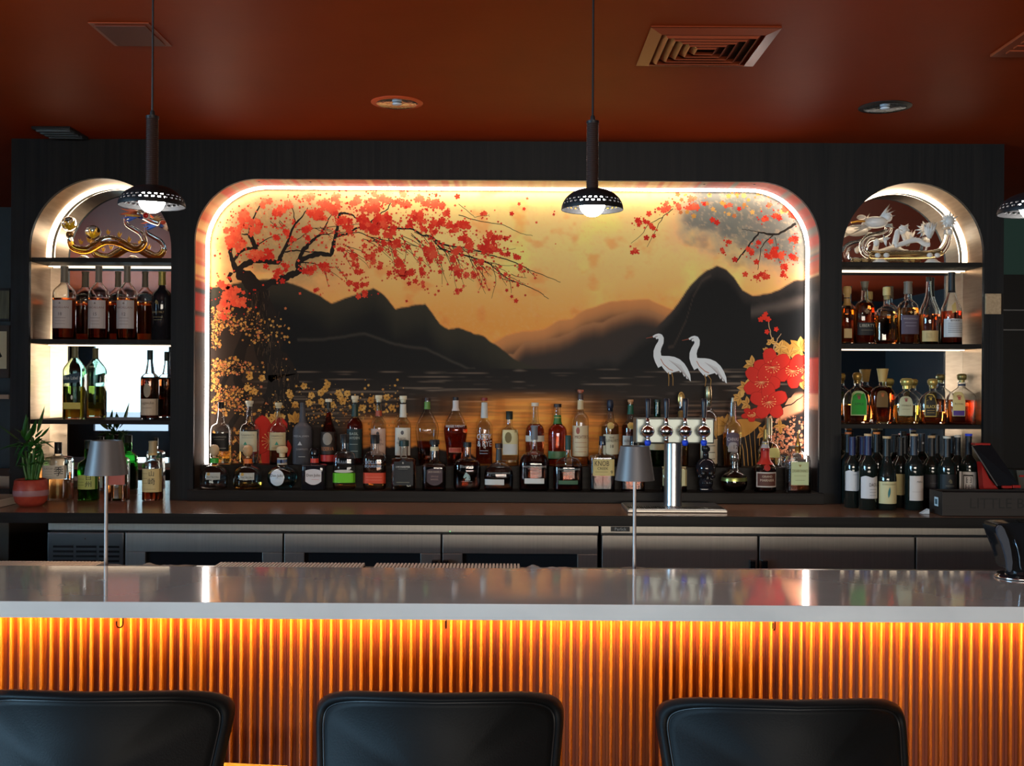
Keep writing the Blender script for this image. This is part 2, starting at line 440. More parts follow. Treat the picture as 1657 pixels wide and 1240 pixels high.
def bg(x, y):
    """colour of the painted background at photo pixel x,y (arrays) -> linear rgb"""
    x = np.asarray(x, float); y = np.asarray(y, float)
    n = fbm(x/60, y/45, 1); n2 = fbm(x/14, y/14, 5); n3 = fbm(x/4, y/4, 9, 2)
    c = mix(srgb((228, 172, 104)), srgb((212, 130, 56)), sstep(380, 545, y + 20*(n-.5)))
    # pinkish top centre, yellow patches
    c = mix(c, srgb((226, 160, 104)), 0.6*sstep(0.45, 0.75, fbm(x/90, y/60, 33))*(1-sstep(330, 420, y)))
    c = mix(c, srgb((222, 186, 98)), 0.8*sstep(0.5, 0.8, fbm(x/70+5, y/70, 51))*sstep(760, 850, x))
    c = mix(c, srgb((178, 112, 52)), 0.55*sstep(0.55, 0.8, fbm(x/30, y/22, 60)))
    # olive haze upper left, blue grey upper right
    hz = sstep(330, 380, x)*(1-sstep(480, 640, x))*(1-sstep(430, 500, y))
    c = mix(c, srgb((124, 112, 78)), 0.80*hz*sstep(0.25, 0.55, n+0.12))
    hr = sstep(1075, 1130, x + 0.35*(y-330))*(1-sstep(360, 440, y - (x-1150)*0.35 + 36*(n2-.5)))
    c = mix(c, srgb((98, 108, 104)), 0.9*hr)
    c = mix(c, srgb((196, 148, 92)), 0.25*sstep(0.55, 0.8, n3))
    # far ranges (warm brown), right
    r0 = ridge(x, [(300, 620), (790, 560), (820, 543), (845, 536), (880, 532), (905, 519), (925, 516), (950, 500), (985, 488), (1010, 486), (1050, 484), (1090, 500), (1400, 520)], 1, 2, 20)
    t = sstep(-1.5, 2.5, y-r0)
    c = mix(c, mix(srgb((176, 112, 62)), srgb((74, 58, 46)), sstep(0, 46, y-r0) ), t)
    r1 = ridge(x, [(300, 620), (830, 572), (850, 553), (905, 545), (940, 528), (975, 520), (1000, 510), (1030, 500), (1060, 505), (1100, 520), (1400, 520)], 2, 3, 16)
    t = sstep(-1.5, 2, y-r1)
    c = mix(c, mix(srgb((148, 98, 62)), srgb((52, 44, 40)), sstep(0, 30, y-r1)), t*.85)
    # left dark massif
    r2 = ridge(x, [(300, 470), (430, 452), (462, 455), (490, 466), (520, 480), (537, 492), (560, 482), (585, 474), (604, 466), (622, 478), (640, 500), (662, 495), (688, 492), (700, 508), (712, 524), (726, 533), (742, 531), (770, 540), (786, 546), (812, 566), (840, 586), (880, 598), (1000, 600), (1400, 640)], 3, 2.2, 12)
    t = sstep(-1.5, 2, y-r2)
    c = mix(c, mix(srgb((54, 50, 38)), srgb((20, 20, 20)), sstep(0, 60, y-r2+18*(n-.5))), t)
    r2b = ridge(x, [(300, 560), (540, 548), (590, 540), (640, 558), (690, 565), (725, 582), (760, 597), (1400, 640)], 7, 2, 18)
    t = np.exp(-((y-r2b)/2.2)**2)*(x > 480)*(x < 770); c = mix(c, srgb((92, 84, 72)), 0.35*t)
    # right massif
    r3 = ridge(x, [(300, 640), (820, 606), (870, 600), (905, 590), (955, 578), (1000, 574), (1020, 558), (1040, 543), (1062, 530), (1085, 506), (1100, 486), (1115, 464), (1130, 448), (1145, 436), (1160, 430), (1175, 436), (1188, 450), (1202, 470), (1218, 478), (1240, 476), (1262, 468), (1285, 454), (1310, 452), (1400, 470)], 4, 1.8, 12)
    t = sstep(-1.5, 2, y-r3)
    c = mix(c, mix(srgb((52, 46, 42)), srgb((19, 20, 21)), sstep(0, 26, y-r3+10*(n2-.5))), t)
    r4 = ridge(x, [(300, 700), (1090, 560), (1110, 520), (1122, 480), (1136, 455), (1150, 446), (1400, 446)], 8, 2, 14)
    t = np.exp(-((y-r4)/2.5)**2)*(x > 1080)*(x < 1152); c = mix(c, srgb((104, 84, 70)), 0.3*t)
    t = np.exp(-((y-(500-(x-1230)*.22+4*n2))/9)**2)*(x > 1215); c = mix(c, srgb((112, 98, 88)), 0.45*t)
    # water
    wl = 597.0
    t = sstep(-1, 1, y-wl)
    streak = fbm(x/70, y/1.7, 70, 3)
    wcol = mix(srgb((26, 23, 22)), srgb((44, 36, 31)), sstep(600, 650, y))
    wcol = mix(wcol, srgb((122, 104, 88)), 0.75*sstep(0.60, 0.80, streak)*(1-sstep(650, 720, y)))
    glow = np.exp(-((x-850)/95)**2)*sstep(628, 660, y) + 0.9*sstep(664, 692, y)*sstep(545, 610, x)*(1-sstep(980, 1040, x))
    glow = np.clip(glow, 0, 1)*(0.65+0.35*sstep(0.3, 0.6, streak))
    wcol = mix(wcol, srgb((214, 132, 54)), glow)
    g2 = np.exp(-((x-1140)/75)**2)*sstep(645, 675, y)*(1-sstep(690, 712, y)); wcol = mix(wcol, srgb((138, 100, 76)), 0.7*g2*sstep(.35, .6, streak))
    wcol = mix(wcol, srgb((128, 84, 56)), 0.5*sstep(1180, 1230, x)*sstep(655, 690, y))
    c = mix(c, wcol, t)
    # dark foreground knolls
    r5 = ridge(x, [(300, 640), (345, 650), (380, 690), (430, 715), (520, 690), (560, 735), (600, 722), (640, 724), (700, 722), (760, 734), (800, 764), (1400, 800)], 11, 4, 12)
    t = sstep(-2, 3, y-r5); c = mix(c, srgb((34, 27, 24)), t)
    r6 = ridge(x, [(300, 900), (1010, 730), (1060, 712), (1120, 702), (1150, 706), (1190, 712), (1215, 690), (1240, 678), (1300, 668), (1400, 650)], 12, 4, 12)
    t = sstep(-2, 3, y-r6); c = mix(c, srgb((38, 33, 32)), t)
    # peach bank at the right
    t = sstep(1236, 1246, x)*sstep(632, 642, y + (x-1300)*0.1)*(1-sstep(664, 672, y+(x-1290)*0.45)); c = mix(c, srgb((196, 132, 96)), t)
    # textured dark foliage at the left
    t = (1-sstep(400, 470, x))*sstep(492, 520, y); c = mix(c, srgb((58, 44, 34)), 0.75*t)
    lum = c.max(axis=-1); c = c*(1+0.62*sstep(.10, .36, lum))[..., None]  # brighter paint lifted further, in place of stronger light on the mural
    return np.clip(c, 0, .92)

class Paint:
    def __init__(s): s.v = []; s.f = []; s.c = []
    def grid(s, x0, x1, y0, y1, step):
        nx = int((x1-x0)/step)+1; ny = int((y1-y0)/step)+1
        xs = np.linspace(x0, x1, nx); ys = np.linspace(y0, y1, ny)
        gx, gy = np.meshgrid(xs, ys); cc = bg(gx, gy)
        base = len(s.v)
        for j in range(ny):
            for i in range(nx):
                s.v.append(MP(gx[j, i], gy[j, i])); s.c.append(tuple(cc[j, i]))
        for j in range(ny-1):
            for i in range(nx-1):
                a = base+j*nx+i; s.f.append((a, a+1, a+nx+1, a+nx))
    def poly(s, pts, col, k):
        if len(pts) < 3: return
        b = len(s.v); LAY[0] = (LAY[0]+1) % 37
        for p in pts: s.v.append(MP(p[0], p[1], k)); s.c.append(col)
        if len(pts) <= 4: s.f.append(tuple(range(b, b+len(pts))))
        else:
            for t in tessellate_polygon([[Vector((p[0], p[1], 0)) for p in pts]]): s.f.append(tuple(b+i for i in t))
    def fan(s, cx, cy, pts, col, k, ccol=None):
        LAY[0] = (LAY[0]+1) % 37; b = len(s.v); s.v.append(MP(cx, cy, k)); s.c.append(ccol or col)
        for p in pts: s.v.append(MP(p[0], p[1], k)); s.c.append(col)
        n = len(pts)
        for i in range(n): s.f.append((b, b+1+i, b+1+(i+1) % n))
    def stroke(s, pts, w0, w1, col, k, wob=0.0, sub=4):
        P2 = []
        for i in range(len(pts)-1):
            for q in range(sub):
                t = q/sub; P2.append((pts[i][0]*(1-t)+pts[i+1][0]*t + R.uniform(-wob, wob)*(q > 0), pts[i][1]*(1-t)+pts[i+1][1]*t + R.uniform(-wob, wob)*(q > 0)))
        P2.append(pts[-1]); n = len(P2); b = len(s.v); LAY[0] = (LAY[0]+1) % 37
        for i, p in enumerate(P2):
            a = P2[max(i-1, 0)]; c = P2[min(i+1, n-1)]; dx, dy = c[0]-a[0], c[1]-a[1]; L = math.hypot(dx, dy) or 1
            w_ = (w0*(1-i/(n-1)) + w1*i/(n-1))/2 * (1+R.uniform(-.18, .18)*(w0 > 3))
            for sg in (1, -1):
                s.v.append(MP(p[0]-dy/L*w_*sg, p[1]+dx/L*w_*sg, k)); s.c.append(col)
        for i in range(n-1): s.f.append((b+2*i, b+2*i+1, b+2*i+3, b+2*i+2))
    def blossom(s, x, y, r, col, k, petals=5, ccol=None, ph=None):
        ph = R.uniform(0, 6.28) if ph is None else ph; n = petals*6; pts = []
        for i in range(n):
            a = 2*math.pi*i/n; q = (0.55+0.45*abs(math.cos(petals*a/2))**0.6)*r*R.uniform(.93, 1.07)
            pts.append((x+q*math.cos(a+ph), y+q*math.sin(a+ph)))
        s.fan(x, y, pts, col, k, ccol)

pt = Paint()
pt.grid(330, 1314, 288, 762, 2.0)
TRUNK = lin((34, 27, 22)); TWIG = lin((52, 38, 26)); BARK = lin((96, 74, 54))
RED = [lin(c) for c in ((214, 48, 28), (205, 40, 26), (222, 66, 40), (196, 36, 24), (226, 84, 52))]
GOLD = [lin(c) for c in ((196, 140, 62), (214, 162, 84), (176, 116, 56), (206, 150, 76), (190, 110, 60))]
def S(pts, w0, w1, col=TRUNK, k=1, wob=0.8, sub=4): pt.stroke(pts, w0, w1, col, k, wob, sub)
# trunk
S([(470, 760), (458, 700), (446, 668), (452, 640), (462, 610), (444, 590), (432, 565), (436, 530), (424, 500), (418, 470)], 60, 34, wob=1.2)
S([(380, 600), (392, 560), (412, 520), (424, 500)], 14, 30); S([(398, 640), (384, 615), (390, 590)], 10, 16)
S([(350, 640), (372, 600), (392, 566)], 5, 14); S([(345, 700), (372, 690), (392, 660), (400, 620)], 8, 12)
S([(424, 500), (414, 468), (398, 448), (382, 441)], 34, 16, wob=1.5); S([(382, 441), (377, 424), (372, 408), (378, 388), (376, 372)], 9, 1.5)
S([(377, 424), (388, 408), (402, 402), (414, 402), (418, 396)], 5, 4); S([(414, 404), (408, 388), (403, 378)], 7, 7); S([(403, 380), (396, 380), (391, 379)], 3, 1.5)
S([(403, 380), (408, 360), (418, 338), (425, 322)], 4, 1)
S([(374, 441), (370, 447), (374, 457)], 6, 4)
S([(382, 441), (393, 430), (409, 422), (430, 423), (450, 425), (455, 414), (461, 402), (469, 381), (478, 362), (488, 352), (498, 336)], 11, 1.2)
S([(478, 362), (474, 340), (468, 322)], 1.8, .7)
S([(461, 402), (480, 388), (500, 375)], 2, .7); S([(409, 400), (430, 388), (452, 379)], 2.2, .8)
S([(418, 468), (436, 458), (456, 452), (472, 445), (485, 439), (482, 428), (489, 409), (498, 396), (508, 388), (517, 381), (528, 363), (537, 346)], 14, 1, wob=1.2)
S([(517, 381), (535, 378), (560, 376)], 2, 1)
S([(482, 424), (500, 415), (519, 410), (535, 413), (538, 402), (541, 390), (546, 370), (550, 346), (558, 345), (568, 347), (582, 356)], 9, 2)
S([(461, 408), (480, 405), (500, 408), (520, 408)], 2.5, 1.5)
S([(543, 383), (561, 379), (575, 370), (593, 366), (610, 350), (628, 338), (632, 328), (652, 322)], 4, 1)
S([(560, 378), (580, 376), (600, 384), (640, 392), (680, 400)], 1.8, .8)
S([(485, 424), (505, 426), (525, 432), (537, 432)], 2, 1)
S([(619, 366), (648, 370), (668, 371), (683, 381), (696, 382), (712, 394), (727, 398)], 2.6, 3)
S([(696, 383), (712, 401), (730, 408), (760, 415), (790, 426), (805, 438), (820, 450), (838, 458), (857, 465), (875, 474), (888, 484)], 3, .8)
S([(727, 398), (760, 402), (792, 413), (820, 420), (846, 431), (858, 438), (870, 442), (890, 450), (907, 457)], 2.2, .7)
S([(742, 348), (765, 355), (790, 360), (812, 363), (830, 372), (848, 379), (862, 382)], 1.2, .6); S([(742, 330), (757, 342), (768, 352), (792, 348)], .9, .5)
S([(480, 372), (560, 365), (610, 360)], 1.0, .7)
# hanging twigs
for (x, y, n, L) in [(560, 400, 5, 60), (600, 385, 7, 80), (640, 380, 8, 90), (676, 378, 6, 100), (705, 398, 6, 90), (735, 400, 7, 95), (760, 415, 7, 90), (790, 426, 5, 70), (815, 445, 4, 50), (535, 430, 5, 45), (490, 428, 4, 40), (846, 431, 3, 40), (520, 365, 4, 40), (448, 360, 4, 30)]:
    for q in range(n):
        x0 = x+R.uniform(-14, 14); y0 = y+R.uniform(-3, 6); pts = [(x0, y0)]; a = R.uniform(0.2, 1.35)
        l = L*R.uniform(.45, 1)
        for s_ in range(5):
            pts.append((pts[-1][0]+l/5*math.cos(a), pts[-1][1]+l/5*math.sin(a)*.9)); a += R.uniform(-.25, .3)
        S(pts, 1.1, .5, TWIG, 1, .5, 2)
        for s_ in range(R.randint(2, 6)):
            p = R.choice(pts[1:]); pt.blossom(p[0]+R.uniform(-4, 4), p[1]+R.uniform(-3, 3), R.uniform(.8, 2.4), R.choice(RED), 3)
for q in range(260):                                   # bark light on the trunk
    y = R.uniform(470, 680); x = np.interp(y, [470, 500, 530, 565, 590, 610, 640, 668, 700], [418, 424, 436, 432, 444, 460, 452, 446, 458]) + R.gauss(0, 9)
    S([(x, y), (x+R.uniform(-2, 2), y+R.uniform(4, 14))], R.uniform(.5, 1.1), .4, lin(R.choice(((92, 72, 52), (70, 54, 40), (12, 10, 9)))), 1.6, .3, 2)
# right branches
S([(1089, 338), (1073, 350), (1060, 375), (1047, 400)], 1.4, .6, TWIG); S([(1073, 352), (1050, 362), (1038, 380), (1021, 394)], 1.1, .5, TWIG)
S([(1288, 362), (1272, 372), (1260, 379), (1244, 379), (1228, 376), (1218, 390), (1206, 405), (1197, 416), (1191, 425)], 4, 2)
S([(1251, 381), (1238, 392), (1231, 402), (1229, 420), (1226, 437)], 1.8, .8, TWIG); S([(1228, 376), (1212, 372), (1200, 371)], 1.2, .6, TWIG); S([(1254, 384), (1258, 410), (1264, 432)], 1, .5, TWIG)
CL = '''404,366,22 372,379,20 380,392,20 412,412,13 430,413,13 393,348,14 385,400,10 452,344,14 513,346,20 526,333,14 540,340,12 493,370,10 461,376,7 446,387,7 474,387,6 498,387,6 559,361,14 565,372,9 600,335,20 590,352,13
600,370,20 612,364,16 622,357,18 632,376,14 380,478,24 390,492,12 361,496,14 361,461,12 359,511,9 430,431,5 446,444,8 452,440,6 461,433,7 457,455,5 498,437,9 507,433,6 524,433,9 530,438,6 552,405,6 571,416,8 600,416,9 604,424,6 615,431,7 576,428,7 580,442,8
569,461,8 575,466,6 589,463,7 648,426,8 652,444,9 630,442,5 514,471,6 589,476,7 580,480,5 626,392,8 641,396,9 626,322,8 640,330,9 657,332,9 673,346,13 679,357,12 660,363,9 686,370,8 701,363,10 703,376,7 716,358,8 690,329,8 705,328,8 714,335,8 725,346,8 731,364,9 739,368,9
748,362,9 755,366,8 731,376,6 748,384,8 757,388,8 762,398,10 699,398,9 692,409,12 702,410,10 697,417,8 790,378,7 796,383,8 807,385,7 818,386,5 782,398,10 792,392,10 797,402,10 805,405,8 788,406,8 783,346,6 814,411,6 822,411,5 838,416,7 742,409,10 736,418,7 742,439,10 754,446,7 766,444,7 779,422,7 842,433,6 714,418,5
646,426,9 650,440,10 664,442,8 683,439,7 672,455,5 686,460,6 662,459,4 643,394,8 742,472,6 818,444,4 820,470,3 835,487,4 838,462,3 850,478,2 828,480,3 730,434,5 775,434,4 660,400,5 615,404,6 640,410,6 590,398,5 680,420,5 712,440,4 700,330,10 680,322,9 650,310,9 612,318,12 575,326,10 470,330,10 430,330,10 500,318,10 545,322,9 740,318,5
1082,333,9 1071,340,8 1050,346,5 1034,361,8 1045,359,6 1057,365,7 1046,385,5 1058,382,4 1026,405,7 1099,335,7 1115,337,8 1126,333,8 1178,332,6 1153,356,5 1160,360,5 1236,354,7 1258,350,8 1179,391,6 1172,406,6 1230,394,6 1247,391,5 1212,407,8 1252,409,9 1246,413,8 1260,413,9 1254,404,7 1224,424,5 1189,420,5 1206,444,5 1224,448,6 1234,447,7 1242,448,5
1284,389,8 1282,418,8 1269,431,7 1269,444,6 1270,336,8 1285,345,9 1296,360,8 1120,322,7 1248,332,6 840,330,3 828,346,4 848,338,3 1196,338,4 1140,330,4'''
for tk in CL.split():
    x, y, r = [float(q) for q in tk.split(',')]
    base = R.choice(RED[:4])
    n = max(1, int(r*r/22)) if r > 5 else 1
    if r <= 5: pt.blossom(x, y, r, base, 3); continue
    for q in range(n+2):
        a = R.uniform(0, 6.28); d = r*.75*math.sqrt(R.random()); rr = min(r*.6, R.uniform(3.4, 6.6)) if r > 6 else r*.6
        bx, by = x+d*math.cos(a), y+d*math.sin(a)*.85; pale_ = max(0.0, min(.62, (352-by)/60)) + (0.22 if bx < 420 else 0); pale_ *= R.uniform(.6, 1.1)
        rc = R.choice(RED[:3]) if R.random() < .85 else RED[4]; bc = lin((236, 150, 100))
        pt.blossom(bx, by, rr, tuple(rc[i]*(1-pale_)+bc[i]*pale_ for i in range(3)), 3+(q % 3)*.3)
    for q in range(int(r*.7)):
        a = R.uniform(0, 6.28); d = r*R.uniform(1.0, 1.8)
        pt.blossom(x+d*math.cos(a), y+d*math.sin(a), R.uniform(.7, 2), R.choice(RED), 2.6, 4)
for q in range(420):                                   # loose petals through the crown
    x = R.gauss(600, 120); y = 345 + R.gauss(35, 42)
    if 345 < x < 900 and 305 < y < 492: pt.blossom(x, y, R.uniform(.8, 2.6), R.choice(RED), 2.5, 4)
for q in range(60):
    pt.blossom(R.uniform(1085, 1298), R.uniform(312, 350), R.uniform(1.2, 4.5), R.choice(GOLD), 2.5)
# golden blossom bushes, lower left
for q in range(2400):
    x = 342 + abs(R.gauss(0, 40)); y = R.uniform(498, 752)
    if abs(x-440) < 12 and y < 640 or fbm(np.array(x/26.), np.array(y/22.), 44, 2) < .42: continue
    pt.blossom(x, y, R.choice((.6, .8, 1, 1.3, 1.8, 2.4)), R.choice(GOLD + [lin((204, 120, 78)), lin((120, 74, 40))]), 2)
for q in range(60): pt.blossom(R.uniform(385, 470), R.uniform(515, 560)+R.uniform(-8, 8), R.uniform(.8, 2.6), R.choice(GOLD), 2)
for q in range(420):
    x = R.uniform(440, 660); y = R.gauss(662 + abs(x-530)*.12, 22)
    if 610 < y < 752: pt.blossom(x, y, R.choice((.6, .8, 1, 1.4, 2.2)), R.choice(GOLD[:4]), 2)
for (x, y) in [(404, 610), (424, 612), (400, 628), (412, 634), (468, 636), (492, 625), (504, 640), (519, 636), (530, 622), (526, 630), (548, 636), (562, 637), (551, 642), (520, 650), (538, 655), (555, 650), (600, 648), (626, 643), (634, 660), (478, 655), (500, 652), (470, 640), (586, 660), (610, 662)]:
    for a in range(5):
        t = a*1.257 + x; pt.blossom(x+3.1*math.cos(t), y+3.1*math.sin(t), 3.0, R.choice(GOLD[:2]), 2.4, 3)
    pt.blossom(x, y, 1.2, lin((90, 50, 26)), 2.6)
S([(468, 640), (486, 636), (506, 648), (524, 642), (540, 655)], 1.4, .8, TWIG, 2)
for q in range(9):                                     # gold grass blades
    x = 385 + q*3.2; S([(x+18, 756), (x+10, 730), (x-6, 706)], 1.6, .6, GOLD[4], 2.7, .2)
    x = 1196 + q*6.5; S([(x+2, 756), (x, 728), (x-10+q*2.2, 696)], 1.5, .5, GOLD[1], 2.7, .2)
def leaf(x, y, l, w, a, col, k=3.5):
    pts = []
    for i in range(9):
        t = i/8; pts.append((t*l, math.sin(math.pi*t**.8)*w/2))
    for i in range(7, 0, -1):
        t = i/8; pts.append((t*l, -math.sin(math.pi*t**.8)*w/2))
    ca, sa = math.cos(a), math.sin(a)
    pt.poly([(x+p*ca-q_*sa, y+p*sa+q_*ca) for p, q_ in pts], col, k)
def flower(x, y, r, ph, k=4, sq=1.0, col=(206, 46, 34)):
    c1 = lin(col); c2 = lin((max(col[0]-48, 0), max(col[1]-22, 0), max(col[2]-18, 0)))
    for i in range(5):
        a = ph + i*2*math.pi/5; cx = x+math.cos(a)*r*.52; cy = y+math.sin(a)*r*.52*sq; pts = []
        for j in range(16):
            t = 2*math.pi*j/16; rr = r*.5*(1 + .14*math.cos(2*t) - .10*(abs(t-0) < .1)); lx, ly = rr*math.cos(t), rr*.86*math.sin(t)
            pts.append((cx + lx*math.cos(a)-ly*math.sin(a), cy + (lx*math.sin(a)+ly*math.cos(a))*sq))
        pt.fan(cx, cy, [(cx+(p-cx)*1.05, cy+(q_-cy)*1.05) for p, q_ in pts], c2, k+.2*i)
        pt.fan(cx, cy, pts, c1, k+.1+.2*i)
    for i in range(14):
        a = i*.449; S([(x, y), (x+math.cos(a)*r*.36, y+math.sin(a)*r*.32*sq)], .7, .5, lin((232, 170, 110)), k+1.4, 0, 1)
        pt.blossom(x+math.cos(a)*r*.38, y+math.sin(a)*r*.33*sq, .9, lin((240, 200, 120)), k+1.5, 3)
def gleaves(x, y, n, r, a0=0, spread=6.28):
    for i in range(n):
        a = a0 + spread*i/n + R.uniform(-.2, .2); leaf(x, y, r*R.uniform(.85, 1.1), r*.55, a, GOLD[R.choice((0, 1, 3))], 3.4+.05*i)
        leaf(x+math.cos(a)*1, y+math.sin(a)*1, r*.8, .8, a, lin((120, 76, 34)), 3.9)
# flower at the lower left behind the bottles
flower(437, 714, 34, .4, 3.5, 1.25, (190, 44, 32)); gleaves(430, 690, 5, 18, 3.6, 2.6); gleaves(448, 680, 5, 16, 3.9, 2.2); gleaves(478, 684, 4, 18, 4, 2)
# blossoming branch, right
S([(1252, 760), (1250, 700), (1252, 678), (1261, 659), (1273, 642), (1285, 630), (1306, 616)], 13, 8, lin((40, 30, 26))); S([(1250, 690), (1243, 668), (1238, 655)], 8, 4, lin((40, 30, 26)))
S([(1262, 660), (1280, 655), (1300, 640)], 3, 1, lin((40, 30, 26)))
gleaves(1278, 575, 7, 26, 2.4, 4.6); gleaves(1296, 565, 6, 22, 2, 5); gleaves(1290, 590, 6, 22); gleaves(1296, 612, 5, 20)
flower(1282, 600, 27, .2, 4); flower(1303, 598, 22, .9, 4); flower(1250, 594, 29, .7, 5); flower(1232, 618, 29, .1, 6); flower(1244, 650, 29, .9, 7); flower(1216, 671, 16, .3, 5, .7)
S([(1251, 575), (1253, 558), (1248, 545), (1244, 525), (1241, 512)], 2.2, 1, lin((190, 150, 110)), 3.2); S([(1253, 562), (1258, 548), (1264, 540)], 1.8, .9, lin((190, 150, 110)), 3.2)
for (x, y, r) in [(1237, 513, 5.5), (1231, 517, 5), (1243, 517, 5), (1239, 508, 4), (1241, 537, 4.5), (1256, 533, 4.2)]: pt.blossom(x, y, r, RED[0], 4)
gleaves(1248, 555, 4, 10, 3, 4); gleaves(1262, 562, 5, 13); gleaves(1244, 570, 4, 11, 2, 3); gleaves(1218, 590, 4, 15, 2.2, 3.2); gleaves(1208, 628, 4, 15, 2.4, 3.6); gleaves(1198, 644, 5, 14, 2, 4); gleaves(1210, 654, 4, 13, 1.4, 4)
leaf(1172, 700, 62, 30, -.25, GOLD[0], 3.1); leaf(1160, 706, 34, 22, -1.3, GOLD[3], 3.0); gleaves(1180, 690, 4, 24, 3.2, 2.6); gleaves(1236, 700, 5, 14); gleaves(1262, 690, 4, 12)
for q in range(420):
    x = R.uniform(1240, 1312); y = R.gauss(712, 24)
    if 672 < y < 758: pt.blossom(x, y, R.uniform(.8, 2.8), lin(R.choice(((214, 140, 104), (190, 110, 76), (222, 160, 120)))), 2)
# cranes
def crane(dx, dy, leg):
    W = lin((226, 226, 222)); W2 = lin((176, 164, 158)); G = lin((150, 112, 58))
    o = lambda L_: [(980+a/4.59+dx, 450+b/4.59+dy) for a, b in L_]
    pt.stroke(o([(300, 448), (355, 436), (372, 434)]), .8, 2.6, lin((140, 72, 54)), 5, 0, 1)
    pt.stroke(o([(352, 438), (372, 428), (392, 425), (408, 432), (414, 448), (410, 478), (392, 512), (382, 545), (384, 580), (396, 610), (420, 650)]), 3.0, 15, W, 5, 0, 3)
    pt.blossom(*o([(386, 436)])[0], 4.6, W, 5.1, 6); pt.stroke(o([(366, 436), (386, 433)]), 1, .8, lin((120, 100, 96)), 5.6, 0, 1)
    pt.poly(o([(376, 560), (395, 575), (430, 579), (470, 580), (510, 586), (550, 604), (585, 636), (610, 676), (628, 720), (633, 768), (622, 760), (612, 735), (610, 752), (600, 748), (592, 722), (585, 736), (574, 716), (566, 690), (556, 704), (545, 690), (500, 702), (480, 716), (458, 706), (428, 672), (398, 625)]), W, 5.2)
    pt.stroke(o([(408, 600), (430, 640), (470, 676), (500, 690)]), 1.2, 1.6, lin((190, 130, 104)), 5.6, 0, 2)
    for i in range(7):
        pt.stroke(o([(470+i*14, 610+i*6), (520+i*12, 650+i*10), (560+i*10, 690+i*11)]), .5, .7, W2, 5.6, 0, 1)
    for L_ in leg: pt.stroke(o(L_), 1.6, 1.1, G, 4.8, 0, 1)
crane(0, 0, [[(466, 700), (470, 750), (468, 802)], [(490, 702), (500, 742), (500, 800)]])
crane(58.2, 3.6, [[(466, 700), (478, 740), (472, 790)], [(490, 702), (516, 740), (512, 790)]])

mura = empty('mural', (XC, YM, 1.1), 'large lit mural of red blossom branches, dark mountains, lake and two white cranes', 'mural')
me = bpy.data.meshes.new('painting'); me.from_pydata(pt.v, [], pt.f)
at = me.color_attributes.new('paint', 'FLOAT_COLOR', 'POINT')
at.data.foreach_set('color', np.array([(c[0], c[1], c[2], 1.0) for c in pt.c], dtype=np.float32).ravel())
PAINT = mat_attr('mural_print', 0.5, 0.12)
link_mesh('painting', me, PAINT, mura)
# the print wraps on to the reveal, its edge colours drawn out in streaks
path = mural_path(0.0, 1.10)
dense = []
for i in range(len(path)-1):
    (a, b), (c, d) = path[i], path[i+1]; L = math.hypot(c-a, d-b); n = max(1, int(L/0.012))
    for q in range(n): dense.append((a+(c-a)*q/n, b+(d-b)*q/n))
dense.append(path[-1])
rb = ribbon(dense, YF+0.0205, YM-0.0005, 4)
wr = rb.build('wrapped_surround', PAINT, mura, recalc=False)
pxs = np.array([(v.co.x+wr.matrix_world.translation.x+XC) for v in wr.data.vertices]); pzs = np.array([v.co.z+1.1 for v in wr.data.vertices]); pys = np.array([v.co.y for v in wr.data.vertices])
ppx = 828.5 + pxs*FPX/YP; ppy = 620 - (pzs-CAMZ)*FPX/YP
cc = bg(np.clip(ppx, 340, 1304), np.clip(ppy+4, 300, 760))
nn = fbm(ppx/9, ppy/9, 91, 3)
up = np.where(ppx < 760, 1.0, np.where(ppx > 1020, .8, .25)) * ((ppy < 335) | (ppx < 760)*(ppy < 540)*(ppy > 330) | (ppx > 1100)*(ppy < 460))
fl = ((ppx > 1250)*(ppy > 580)*(ppy < 636)).astype(float)
t = np.clip(sstep(.40, .56, nn)*up + fl, 0, 1); cc = mix(cc, srgb((214, 62, 38)), .85*t)
at = wr.data.color_attributes.new('paint', 'FLOAT_COLOR', 'POINT')
at.data.foreach_set('color', np.concatenate([cc, np.ones((len(cc), 1))], 1).astype(np.float32).ravel())
# dark backing so that the reveal has a body
thick_ribbon(mural_path(-0.002, 1.10), YF+0.021, YM, 0.010, None).build('backing_frame', BLACK, mura)
neon(lambda i: mural_path(i, 1.2265), 'neon_strip', emat('mural_led', WARM_WHITE, LED_MURAL), mura, .009)
for px_ in (420, 503, 1139, 1220):
    q = X(px_, 5.09, ZTOP); MB().sphere((q, 5.08, ZTOP-0.001), 0.006, 1, 1, .3, 8, 4).build('screw', BLACK, mura)
# ================================================================== FRONT BAR
YB0, YB1, ZB = 2.69, 3.21, 1.07
slab = MB().box(-3.6, 3.6, YB0, YB1, ZB-0.041, ZB, 0.002).build('bar_top', QUARTZ)
slab.name = 'quartz_countertop'; tag(slab, 'long polished white quartz bar top with grey square edge, lit amber from beneath', 'counter')
YPN = 2.845
bar = empty('fluted_bar_counter', (0, YPN, 0), 'amber-lit bar front of vertical fluted wood slats under the white quartz top', 'bar front')
MB().box(-3.5, 3.5, YPN+0.012, YPN+0.06, 0.0, ZB-0.042).build('backing_board', flat((40, 20, 12)), bar)
PITCH = 0.02625
